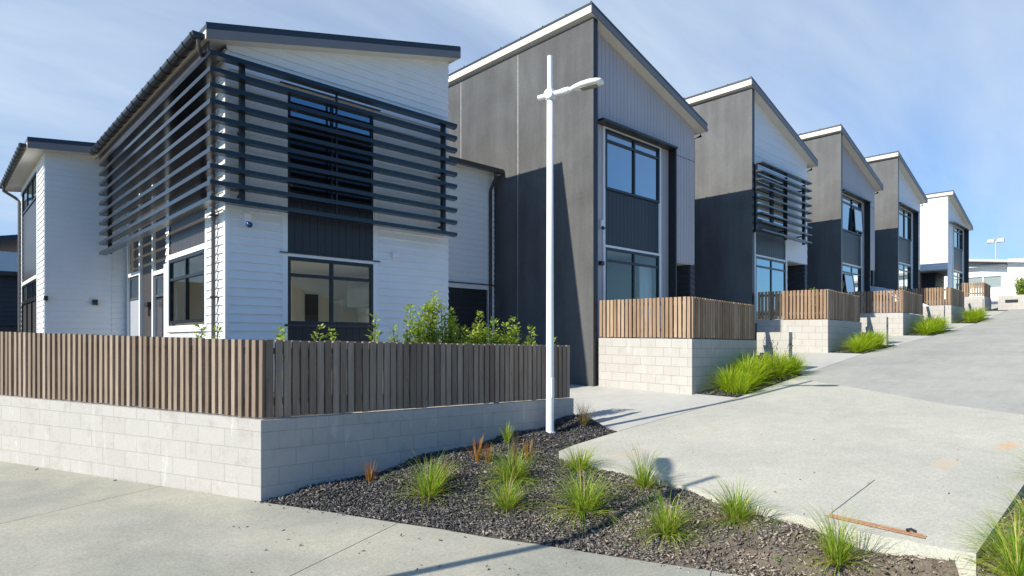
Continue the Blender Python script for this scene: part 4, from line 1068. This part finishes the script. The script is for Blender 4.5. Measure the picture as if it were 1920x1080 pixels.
def proto_mesh(mb, name, mt):
    me = bpy.data.meshes.new(name); me.from_pydata(mb.v, [], mb.f); me.polygons.foreach_set('use_smooth', mb.smooth); me.materials.append(mt); return me
TUS = [proto_mesh(blades(*a), 'tussock_blades', M['tussock']) for a in [(330, .60, .85, .0066, .60, .5, 0, .07, .45), (400, .54, 1.0, .0066, .66, .5, 1, .09, .4), (240, .66, .72, .0066, .55, .5, 2, .06, .5), (340, .50, 1.1, .0066, .62, .5, 3, .08, .45)]]
THATCH = [proto_mesh(blades(90, .26, 1.5, .006, .5, seed=80 + k, base_r=.08), 'dead_blades', M['drygrass']) for k in range(2)]
LOM = [proto_mesh(blades(430, .86, .54, .021, .58, seed=20 + k, base_r=.12), 'bright_grass_blades', M['lomandra']) for k in range(4)]
ORG = [proto_mesh(blades(46, .26, .22, .006, .12, seed=40 + k, base_r=.035), 'orange_blades', M['orangegrass']) for k in range(2)]
DRY = [proto_mesh(blades(130, .42, .45, .0055, .45, seed=50 + k, base_r=.05), 'dry_blades', M['drygrass']) for k in range(2)]
YEL = [proto_mesh(blades(60, .36, .30, .008, .2, seed=60 + k, base_r=.04), 'yellow_green_blades', M['tussock']) for k in range(1)]
def plant(name, me, u, v, z, s, sz, label, cat, group):
    o = bpy.data.objects.new(name, me); COL.objects.link(o); o.location = (u, v, z); o.scale = (s, s, sz); o.rotation_euler = (0, 0, random.uniform(0, 6.28))
    return tag(o, label, cat, group)
GT = 'green tussocks in the bark bed'
T = [
 (4.11, 5.70, 0, 1.05, 'large loose green tussock nearest the shaded block wall in the bark bed'),
 (5.02, 5.31, 1, 1.05, 'wide green tussock behind the middle of the bark bed, tall stalk rising from it'),
 (4.45, 4.79, 2, .92, 'rounded green tussock just in front of the wide tussock in the bark bed'),
 (5.90, 5.03, 3, 1.05, 'tall yellow-tipped tussock against the rounded nose of the pale lane'),
 (4.90, 4.11, 1, 1.0, 'dense deep green tussock in the centre of the bark bed'),
 (5.78, 3.98, 2, 1.02, 'upright loose tussock at the lane edge, right of the dense green one'),
 (5.01, 3.20, 3, .98, 'low wide tussock closest to the pavement edge of the bark bed'),
 (5.55, 2.79, 0, .85, 'low yellowing tussock tucked under the lane edge'),
 (5.35, 1.83, 2, .95, 'lone tussock in the gravelly bed before the rusty plank'),
 (5.95, .78, 1, 1.0, 'green tussock at the bottom right corner by the lane end'),
 (6.70, .74, 3, 1.0, 'green tussock leaning over the lane at the right border'),
 (8.28, .80, 0, .95, 'pale green tussock farthest along the right lane edge'),
 (5.62, .72, 2, .85, 'scruffy tussock beside the broken lane corner'),
]
for u, v, k, s, lab in T:
    s *= random.uniform(.92, 1.12)
    plant('tussock', TUS[k], u, v, float(bed_z(u, v)) - .01, s, s * random.uniform(.9, 1.05), lab, 'grass tuft', GT)
    th = bpy.data.objects.new('dead_thatch', THATCH[k % 2]); COL.objects.link(th); th.parent = bpy.data.objects[[o.name for o in bpy.data.objects if o.get('label') == lab][0]]; th.rotation_euler = (0, 0, random.uniform(0, 6.28))
plant('tussock_stalks', DRY[0], 4.98, 5.22, float(bed_z(4.98, 5.22)), .28, 1.75, 'thin pale seed stalks standing up out of the wide green tussock', 'grass stalks', None)
for u, v, k, s, lab in [(3.88, 6.60, 0, 1.1, 'small orange sedge at the foot of the block wall, leftmost of the orange ones'), (5.18, 6.14, 1, 1.35, 'tall orange sedge near the block wall behind the tussocks'), (5.25, 6.0, 0, 1.0, 'short orange and green sedge right in front of the tall orange one'), (5.78, 5.80, 1, 1.15, 'orange sedge beside the rounded nose of the pale lane')]:
    plant('orange_sedge', ORG[k], u, v, float(bed_z(u, v)), s, s * 1.05, lab, 'sedge', 'orange sedges in the bark bed')
plant('yellow_sedge', YEL[0], 6.10, 6.55, float(bed_z(6.1, 6.55)), .95, .95, 'yellow-green sedge standing by the wall left of the lamp post', 'sedge', None)
plant('dry_sedge', DRY[1], 7.62, 6.4, float(bed_z(7.62, 6.4)), .95, 1.15, 'brown dry sedge beside the driveway, right of the lamp post foot', 'sedge', 'dry brown sedges')
plant('dry_sedge', DRY[0], 4.42, 5.86, float(bed_z(4.42, 5.86)), .8, .85, 'straw-coloured dry sedge behind the large loose tussock near the wall', 'sedge', 'dry brown sedges')
def weed_mesh(seed):
    r = np.random.default_rng(seed); mb = MB(); V = [Vector((0, 0, .004))]; Fs = []
    for _ in range(40):
        an = r.uniform(0, 6.28); rr = .05 * math.sqrt(r.random()); c = Vector((rr * math.cos(an), rr * math.sin(an), r.uniform(.005, .05)))
        a = r.uniform(0, 6.28); L = r.uniform(.012, .024); d = Vector((math.cos(a), math.sin(a), r.uniform(-.1, .6))).normalized(); s_ = d.cross(Vector((0, 0, 1))).normalized()
        k = len(V); V += [c, c + d * L * .5 + s_ * L * .3, c + d * L, c + d * L * .5 - s_ * L * .3, c + s_ * .001]; Fs += [(k, k + 1, k + 2, k + 3), (0, k, k + 4)]
    mb.mesh(V, Fs)
    return proto_mesh(mb, 'weed_leaves', M['weed'])
WD = [weed_mesh(k) for k in range(2)]
for u, v, s, lab in [(3.98, 6.47, 1.0, 'little green weed beside the leftmost orange sedge'), (5.45, 3.62, 1.9, 'flat green weed patch under the upright tussock at the lane edge'), (6.35, 6.3, .9, 'tiny weed sprig in the bark left of the lamp post'), (5.25, 1.35, 1.0, 'small weed in the gravel near the broken lane corner'), (5.1, 2.2, .8, 'tiny weed in the gravel at the bottom of the bed'), (4.55, 3.35, .7, 'tiny weed on the pavement edge of the bark bed'), (5.62, 2.45, 1.1, 'small weed under the low yellowing tussock')]:
    plant('weed', WD[0 if s > 1 else 1], u, v, float(bed_z(u, v)) + .01, s, s, lab, 'weed', 'weeds in the bark bed')
# bright grass clumps in the beds along the lane
BG = 'bright green grass clumps along the lane'
BL = {12: ['upright bright grass clump at the left end of the nearest lane bed', 'bright grass clump at the lane corner of the nearest bed', 'tall full bright grass clump in the middle of the nearest bed', 'bright grass clump rising behind the middle of the nearest bed', 'arching bright grass clump at the right end of the nearest bed', 'low bright grass clump spilling onto the driveway from the nearest bed'],
      20: ['left bright grass clump of the second lane bed', 'middle bright grass clump of the second lane bed', 'right bright grass clump of the second lane bed'],
      27: ['left bright grass clump of the third lane bed', 'tall middle bright grass clump of the third lane bed', 'right bright grass clump of the third lane bed'],
      35: ['left bright grass clump of the fourth lane bed', 'right bright grass clump of the fourth lane bed'],
      45: ['bright grass clump beyond the wide letterbox wall at the lane top']}
BP = {12: [(12.45, 6.40, .85, 0), (12.35, 6.12, .72, 1), (13.2, 6.38, 1.05, 2), (13.9, 6.55, 1.08, 3), (14.6, 6.35, 1.0, 0), (15.15, 6.2, .8, 1)],
      20: [(19.95, 6.25, .85, 2), (20.75, 6.3, 1.0, 3), (21.6, 6.25, .92, 0)],
      27: [(27.7, 6.3, .95, 1), (28.5, 6.3, 1.2, 2), (29.3, 6.3, 1.1, 3)],
      35: [(35.5, 6.3, 1.1, 0), (36.6, 6.2, 1.05, 1)], 45: [(47.0, 5.3, 1.3, 2)]}
for k, L_ in BP.items():
    for (u, v, s, m_), lab in zip(L_, BL[k]):
        plant('grass_clump', LOM[m_], u, v, lane_z(u, v) - .02, s, s * (.92 if k != 12 else 1.0), lab, 'grass clump', BG)
mb = MB(); r_ = random.Random(3)
for _ in range(7):
    a, b = 14.3 + r_.uniform(-.5, .7), 6.35 + r_.uniform(-.2, .2); h = r_.uniform(.75, .98); lx_, ly_ = r_.uniform(-.2, .35), r_.uniform(-.25, .1)
    mb.tube([(a, b, -.9), (a + lx_ * .4, b + ly_ * .4, -.9 + h * .6), (a + lx_, b + ly_, -.9 + h)], [.004, .003, .002], 5)
    for q in range(5): 
        c = (a + lx_ * (.7 + .08 * q) + r_.gauss(0, .015), b + ly_ * (.7 + .08 * q) + r_.gauss(0, .015), -.9 + h * (.8 + .05 * q)); mb.tube([c, (c[0] + .012, c[1], c[2] + .03)], [.012, .004], 5)
tag(mb.build('flower_stalks', M['flower']), 'dark dried flower stalks above the nearest bright grass bed', 'flower stalks')

# leafy shrubs behind the corner fence
def shrub(u, v, z0, ztop, width, stems, label, seed, name='leafy_shrub', lm='hedge', leaf=.062, density=1.0, group='leafy shrubs behind the corner fence'):
    r = np.random.default_rng(seed); t = thing(name, (u, v, z0), label, 'shrub', group)
    st_ = MB(); lv = MB()
    for k in range(stems):
        an = r.uniform(0, 6.28); rad = width * (.15 + .5 * r.random()) if stems > 1 else 0
        top = (ztop - z0) * (1 if k == 0 else r.uniform(.58, .93))
        e = Vector((u + rad * math.cos(an), v + rad * .6 * math.sin(an), z0 + top)); b = Vector((u + rad * .2 * math.cos(an), v + rad * .2 * math.sin(an), z0))
        pts = [b + (e - b) * t_ + Vector((r.normal(0, .012), r.normal(0, .012), 0)) for t_ in (0, .3, .6, .85, 1)]; pts[0] = b
        st_.tube(pts, [.012, .01, .008, .005, .002], 6)
        n = int(top / .0085 * density)
        for i in range(n):
            f = r.random() ** .75; p = b + (e - b) * f
            spread_ = (.035 + .105 * (1 - f) ** .6) * (1 if stems > 1 else .8)
            a2 = r.uniform(0, 6.28); d = Vector((math.cos(a2), math.sin(a2), r.uniform(.1, 1.1))).normalized()
            p = p + Vector((math.cos(a2), math.sin(a2), 0)) * spread_ * r.random()
            L = leaf * r.uniform(.7, 1.3); s_ = d.cross(Vector((0, 0, 1)) + Vector((r.normal(0, .4), r.normal(0, .4), 0))).normalized(); nn = d.cross(s_)
            lv.mesh([p, p + d * L * .45 + s_ * L * .30 + nn * .004, p + d * L, p + d * L * .45 - s_ * L * .30 + nn * .004, p + d * L * .5], [(0, 1, 4), (1, 2, 4), (2, 3, 4), (3, 0, 4)])
    st_.build('stems', M['bark'], t); lv.build('leaves', M[lm], t)
SH = [(3.05, 10.2, .25, .06, 2, 'thin leafy sprigs at the far left, under the left window of the white house'), (3.29, 10.2, .21, .04, 2, 'small leafy sprig in front of the grey corner downpipe'),
      (3.17, 7.5, .16, .05, 1, 'single leafy sprig left of the dark panel under the front window'), (3.68, 7.5, .20, .10, 3, 'three-stemmed sprig under the left half of the front window'), (3.86, 7.5, .15, .05, 1, 'short leafy sprig under the middle of the front window'),
      (4.49, 7.5, .34, .07, 2, 'slim leafy shrub at the right edge of the front window'), (4.78, 7.5, .20, .10, 3, 'short shrub between the slim one and the tallest shrub'),
      (5.06, 7.45, .50, .30, 9, 'leafy shrub just left of the tallest shrub'), (5.38, 7.5, .72, .28, 15, 'tallest leafy shrub behind the fence, over the white wall'), (5.75, 7.5, .60, .28, 13, 'second tallest leafy shrub, overlapping the tallest on its right'),
      (6.22, 7.5, .45, .34, 15, 'full leafy shrub in front of the dark garage door'), (6.68, 7.5, .34, .32, 13, 'leafy shrub right of the garage door'), (7.06, 7.5, .40, .26, 10, 'slim upright shrub against the dark concrete wall'), (6.45, 7.55, .30, .24, 9, 'shorter leafy shrub between the garage door shrub and its right neighbour'), (7.42, 7.4, .25, .28, 11, 'low leafy shrub at the right end against the dark wall'), (7.78, 7.25, .02, .14, 5, 'leafy shrub spilling over the fence end by the lamp post')]
for i, (u, v, zt_, w_, n_, lab) in enumerate(SH): shrub(u, v, -1.02, zt_, w_, n_, lab, 100 + i)
shrub(46.2, 5.7, 1.9, 3.9, 1.3, 26, 'big leafy green shrub beside the letterbox wall at the lane top', 300, 'bush', leaf=.13, density=.5, group=None)
shrub(20.2, 7.6, .55, 1.62, .12, 3, 'leafy tip showing over the second terrace fence', 301, leaf=.07, group=None)

# ------------------------------------------------------------------ plank on the lane
t = thing('plank', (5.86, 1.7, lane_z(5.86, 1.7)), 'split rusty red timber plank lying on the pale lane edge', 'plank'); mb = MB()
p, q = Vector((5.90, 2.10, lane_z(5.9, 2.1) + .006)), Vector((5.83, 1.33, lane_z(5.83, 1.33) + .006))
for k, (o, w_, hh) in enumerate([(-.035, .016, .008), (-.016, .013, .012), (.0, .014, .009), (.018, .015, .013), (.036, .014, .008)]):
    e0 = p + (q - p) * (.02 * k % .05); e1 = q - (q - p) * (.03 * (k * 7 % 3) / 2)
    c = Vector((1, .09, 0)).normalized()
    mb.hexa([e0 + c * (o - w_ / 2), e1 + c * (o - w_ / 2), e1 + c * (o + w_ / 2), e0 + c * (o + w_ / 2)] + [x + Vector((0, 0, hh)) for x in (e0 + c * (o - w_ / 2), e1 + c * (o - w_ / 2), e1 + c * (o + w_ / 2), e0 + c * (o + w_ / 2))])
mb.build('board', M['plank'], t)
mb = MB(); mb.tube([q + (p - q) * .09 + Vector((.02, 0, .02)), q + (p - q) * .14 + Vector((.01, 0, .035)), q + (p - q) * .18 + Vector((-.01, 0, .025))], .012, 6); mb.build('bent_bracket', M['alu'], t)

# ------------------------------------------------------------------ car parked between the third and fourth houses
cx, cy = 32.3, 9.4; cz = lane_z(cx, cy)
car = thing('parked_car', (cx, cy, cz), 'white parked car whose roof shows above the third terrace fence', 'car')
prof_c = [(-2.1, .35), (-2.15, .75), (-1.75, .98), (-1.15, 1.05), (-.55, 1.70), (.2, 1.85), (1.5, 1.83), (1.95, 1.25), (2.12, .95), (2.15, .4)]
mb = MB(); L_ = [(cx - .86, cy + y, cz + z) for y, z in prof_c]; R_ = [(cx + .86, cy + y, cz + z) for y, z in prof_c]
def inset(y, z, s): return (cx + s * (.88 if z < 1.1 else .88 - .18 * (z - 1.1) / .6), cy + y, cz + z)
L_ = [inset(y, z, -1) for y, z in prof_c]; R_ = [inset(y, z, 1) for y, z in prof_c]; n = len(prof_c)
mb.mesh(L_ + R_, [tuple(range(n)), tuple(range(2 * n - 1, n - 1, -1))] + [(k, (k + 1) % n, n + (k + 1) % n, n + k) for k in range(n)])
body = mb.build('body', M['carpaint'], car, bevel=.05)
mb = MB()
for s in (-1, 1):
    q = [inset(y, z, s * 1.006) for y, z in [(-.95, 1.12), (-.5, 1.52), (.2, 1.63), (1.35, 1.61), (1.7, 1.15)]]; mb.poly(q)
mb.poly([(cx - .74, cy - 1.16, cz + 1.09), (cx + .74, cy - 1.16, cz + 1.09), (cx + .64, cy - .62, cz + 1.56), (cx - .64, cy - .62, cz + 1.56)]); mb.build('car_window', M['carglass'], car)
for s in (-1, 1):
    for y in (-1.35, 1.35):
        mb = MB(); mb.tube([(cx + s * .70, cy + y, cz + .33), (cx + s * .90, cy + y, cz + .33)], .33, 20); wo = mb.build('wheel', M['tyre'], car)
        mb = MB(); mb.tube([(cx + s * .895, cy + y, cz + .33), (cx + s * .91, cy + y, cz + .33)], .2, 14); mb.build('rim', M['steel'], wo)
    mb = MB(); mb.box(cx + s * .62 - .16, cx + s * .62 + .16, cy - 2.17, cy - 2.02, cz + .70, cz + .84); mb.build('headlight', M['steel'], car)
mb = MB()
for s in (-1, 1): mb.tube([(cx + s * .6, cy - .2, cz + 1.89), (cx + s * .6, cy + 1.2, cz + 1.89)], .02, 6)
mb.each('roof_rail', M['alu'], car)

# ------------------------------------------------------------------ background: dark house left, white house at the lane top, floodlight
nb = thing('neighbour_house', (-2.5, 31, -1.0), 'dark charcoal neighbour house behind the left edge, brown timber fence below', 'house', None)
mb = MB(); N1 = Face((-14, 30), (1, 0), (0, -1)); N1.lap(mb, 0, 17.5, .55, 2.42, .18); mb.box(-14, 3.5, 30.02, 36, -1.0, 2.40); mb.build('charcoal_wall', M['darklap'], nb)
mb = MB(); mb.box(-14.2, 3.7, 29.7, 36.3, 2.42, 2.58); mb.build('roof', M['roofmetal'], nb)
nf = thing('timber_fence', (-2.5, 29, -1.0), 'dark horizontal timber fence below the charcoal neighbour house at the far left', 'fence')
mb = MB()
for k in range(9): mb.box(-14, 3.4, 28.98, 29.0, -1.0 + k * .165, -1.0 + k * .165 + .15)
mb.build('boards', M['timber_bg'], nf)
mb = MB()
for k in range(9): mb.box(-13.9 + k * 2.1, -13.8 + k * 2.1, 29.002, 29.1, -1.0, .5)
mb.each('post', M['rail'], nf)
n2 = thing('gabled_house', (2.6, 40, -1), 'small white gabled house end glimpsed behind the rear wing downpipe', 'house')
mb = MB(); mb.box(1.2, 9, 40, 46, -1, 4.45); mb.build('wall', M['white'], n2)
mb = MB(); mb.prism([(.6, 39.5), (9.5, 39.5), (9.5, 46.5), (.6, 46.5)], lambda u, v: 4.5 + .2 * (u - .6), lambda u, v: 4.75 + .2 * (u - .6)); mb.build('roof', M['roofmetal'], n2)

bg = thing('white_house', (60, 9, 2.6), 'low white house with pale window blinds at the top of the lane', 'house')
BF = Face((58.0, 14), (0, -1), (-1, 0)); BF2 = Face((57.5, 8.0), (0, -1), (-1, 0))
mb = MB(); BF.lap(mb, 0, 6, 2.4, 5.55, .2, [(3.0, 5.6, 3.9, 4.85)]); mb.build('weatherboard_wall', M['white'], bg)
mb = MB(); BF2.lap(mb, 0, 12, 2.4, 6.0, .2, [(.65, 1.6, 3.75, 4.75)], lambda s: 5.65 - .06 * s + .3); mb.box(57.52, 66, -4, 7.98, 2.4, 5.1); mb.build('weatherboard_wall', M['white'], bg)
mb = MB(); Face((57.5, 8.0), (1, 0), (0, 1)).lap(mb, 0, 2.5, 2.4, 5.8, .2); mb.build('weatherboard_wall', M['white'], bg)
window(BF, 3.0, 5.6, 3.9, 4.85, bg, (4.45,), None, M['trim'], M['clear']); window(BF2, .65, 1.6, 3.75, 4.75, bg, (), None, M['trim'], M['clear'])
mb = MB(); mb.box(58.05, 58.07, 8.2, 11.2, 3.8, 4.9); mb.box(57.56, 57.58, 6.3, 7.5, 3.7, 4.8); mb.each('blind', M['greydoor'], bg)
mb = MB(); mb.prism([(59.3, 14.5), (59.3, 7.0), (66, 7.0), (66, 14.5)], lambda u, v: 6.42 - .14 * (14.5 - v) * 0 + .0, lambda u, v: 6.55); rfo = None
mb = MB()
Q = [(57.0, 14.5), (66, 14.5), (66, -4.5), (57.0, -4.5)]
mb.prism(Q, lambda u, v: 5.60 + .115 * (v - 7.2), lambda u, v: 5.78 + .115 * (v - 7.2)); mb.build('roof', M['palegrey'], bg)
mb = MB(); BF.lap(mb, 0, 6, 5.66, 6.6, .2, (), lambda s: 5.58 + .115 * (14 - s - 7.2)); mb.build('gable_wall', M['white'], bg)
mb = MB(); mb.prism([(57.55, 14.4), (57.98, 14.4), (57.98, 8.1), (57.55, 8.1)], lambda u, v: 5.5, lambda u, v: 5.62); mb.build('porch_roof', M['palegrey'], bg)
fl = thing('floodlight_pole', (80, 12.1, 4.5), 'thin grey floodlight mast above the white house at the lane top', 'floodlight'); fx, fy = 80, 12.1
mb = MB(); mb.tube([(fx, fy, 3.5), (fx, fy, 10.2)], [.08, .06], 10); mb.build('mast', M['palegrey'], fl)
for k in (-1, 1):
    mb = MB(); mb.hexa([(fx - .2, fy + k * .4 - .3, 10.05), (fx + .2, fy + k * .4 - .3, 10.25), (fx + .2, fy + k * .4 + .3, 10.25), (fx - .2, fy + k * .4 + .3, 10.1),
        (fx - .2, fy + k * .4 - .3, 10.35), (fx + .2, fy + k * .4 - .3, 10.5), (fx + .2, fy + k * .4 + .3, 10.5), (fx - .2, fy + k * .4 + .3, 10.35)]); mb.build('flood_lamp', M['palegrey'], fl)
mb = MB(); mb.box(fx - .05, fx + .05, fy - .9, fy + .9, 10.05, 10.12); mb.build('crossbar', M['greydoor'], fl)

# houses across the lane (outside the frame, seen only in the window reflections)
for i, (u, v, z, lab) in enumerate([(16, -16, -.9, 'white bungalow with dark hip roof across the lane, nearest one reflected in the windows'), (33, -17, .4, 'white bungalow with dark hip roof across the lane, farther one reflected in the windows')]):
    o = thing('bungalow', (u, v, z), lab, 'house', 'bungalows across the lane')
    mb = MB(); Face((u, v), (-1, 0), (0, 1)).lap(mb, -6, 6, z - .5, z + 2.6, .2, [(-3.4, -1.2, z + .9, z + 2.1), (1.2, 3.4, z + .9, z + 2.1)]); mb.box(u - 6, u + 6, v - 7, v - .03, z - .5, z + 2.6); mb.build('weatherboard_wall', M['white'], o)
    for s in (-3.4, 1.2): window(Face((u, v), (-1, 0), (0, 1)), s, s + 2.2, z + .9, z + 2.1, o, (s + 1.1,), None, M['alu'], M['tinted'])
    mb = MB(); x0, x1, y0, y1 = u - 6.5, u + 6.5, v - 7.5, v + .5; zz = z + 2.62
    mb.mesh([(x0, y0, zz), (x1, y0, zz), (x1, y1, zz), (x0, y1, zz), (x0 + 4, (y0 + y1) / 2, zz + 2), (x1 - 4, (y0 + y1) / 2, zz + 2)], [(0, 1, 5, 4), (1, 2, 5), (2, 3, 4, 5), (3, 0, 4), (3, 2, 1, 0)]); mb.build('roof', M['roofmetal'], o)

# ------------------------------------------------------------------ light, sky, camera
sun_dir = Vector((-1, .150, .72)).normalized()     # towards the sun
elev = math.asin(sun_dir.z)
sl = bpy.data.lights.new('sun', 'SUN'); sl.energy = 5.0; sl.angle = R(.53); sl.color = (1, .94, .815)
so = bpy.data.objects.new('sun', sl); COL.objects.link(so)
so.rotation_euler = sun_dir.to_track_quat('Z', 'Y').to_euler()
w = bpy.data.worlds.new('World'); scene.world = w; w.use_nodes = True
nt = w.node_tree; N = nt.nodes.new; L = nt.links.new; bgd = nt.nodes['Background']
sky = N('ShaderNodeTexSky'); sky.sky_type = 'NISHITA'; sky.sun_disc = False; sky.sun_elevation = elev
sky.sun_rotation = math.atan2(sun_dir.x, sun_dir.y); sky.air_density = 1.0; sky.dust_density = .6; sky.ozone_density = 1.6
tc = N('ShaderNodeTexCoord'); sp = N('ShaderNodeSeparateXYZ'); L(tc.outputs['Generated'], sp.inputs[0])
# cirrus: project the view direction on a high flat layer, stretch it, noise it
zc = N('ShaderNodeMath'); zc.operation = 'MAXIMUM'; zc.inputs[1].default_value = .0; L(sp.outputs['Z'], zc.inputs[0])
za = N('ShaderNodeMath'); za.operation = 'ADD'; za.inputs[1].default_value = .22; L(zc.outputs[0], za.inputs[0])
dv = N('ShaderNodeVectorMath'); dv.operation = 'DIVIDE'; L(tc.outputs['Generated'], dv.inputs[0])
cb = N('ShaderNodeCombineXYZ')
for k in range(3): L(za.outputs[0], cb.inputs[k])
L(cb.outputs[0], dv.inputs[1])
mp = N('ShaderNodeMapping'); mp.inputs['Rotation'].default_value = (0, 0, R(47)); mp.inputs['Scale'].default_value = (.55, 1.9, 1); mp.inputs['Location'].default_value = (1.7, .6, 0)
L(dv.outputs[0], mp.inputs['Vector'])
n1 = noise(nt, mp.outputs['Vector'], .95, 6, .52, .5); n2_ = noise(nt, mp.outputs['Vector'], 4.5, 5, .5, .4)
f1_ = maprange(nt, n1, .30, .64, .42, .95); f2_ = maprange(nt, n2_, .3, .7, .82, 1.0)
fm = N('ShaderNodeMath'); fm.operation = 'MULTIPLY'; L(f1_, fm.inputs[0]); L(f2_, fm.inputs[1])
hz = maprange(nt, sp.outputs['Z'], .02, .40, .72, .95)
fm2 = N('ShaderNodeMath'); fm2.operation = 'MULTIPLY'; fm2.use_clamp = True; L(fm.outputs[0], fm2.inputs[0]); L(hz, fm2.inputs[1])
skyc = mixc(nt, 1., sky.outputs['Color'], (.47, 1.02, 1.60), 'MULTIPLY')
# the cloud veil lies over the north-east half of the sky, the rest is clear
dt = N('ShaderNodeVectorMath'); dt.operation = 'DOT_PRODUCT'; dt.inputs[1].default_value = (.687, .7266, .15); L(tc.outputs['Generated'], dt.inputs[0])
veil = maprange(nt, dt.outputs['Value'], -.1, .65, 0, 1)
fm3 = N('ShaderNodeMath'); fm3.operation = 'MULTIPLY'; L(fm2.outputs[0], fm3.inputs[0]); L(veil, fm3.inputs[1])
cl = mixc(nt, fm3.outputs[0], skyc, (7.1, 8.4, 9.9))
L(cl, bgd.inputs['Color']); bgd.inputs['Strength'].default_value = .073

cam = bpy.data.cameras.new('camera'); co = bpy.data.objects.new('camera', cam); COL.objects.link(co)
cam.sensor_width = 36; cam.lens = 1161 / 1920 * 36; cam.shift_y = 98 / 1920; cam.clip_end = 2000; cam.clip_start = .05
co.location = (0, 0, 0); co.rotation_euler = (R(90), 0, -math.asin(.687))
scene.camera = co
vs_ = scene.view_settings; vs_.view_transform = 'Standard'; vs_.look = 'None'; vs_.gamma = 1; vs_.exposure = .44
scene.render.film_transparent = False
scene.cycles.max_bounces = 12; scene.cycles.diffuse_bounces = 8; scene.cycles.transparent_max_bounces = 16
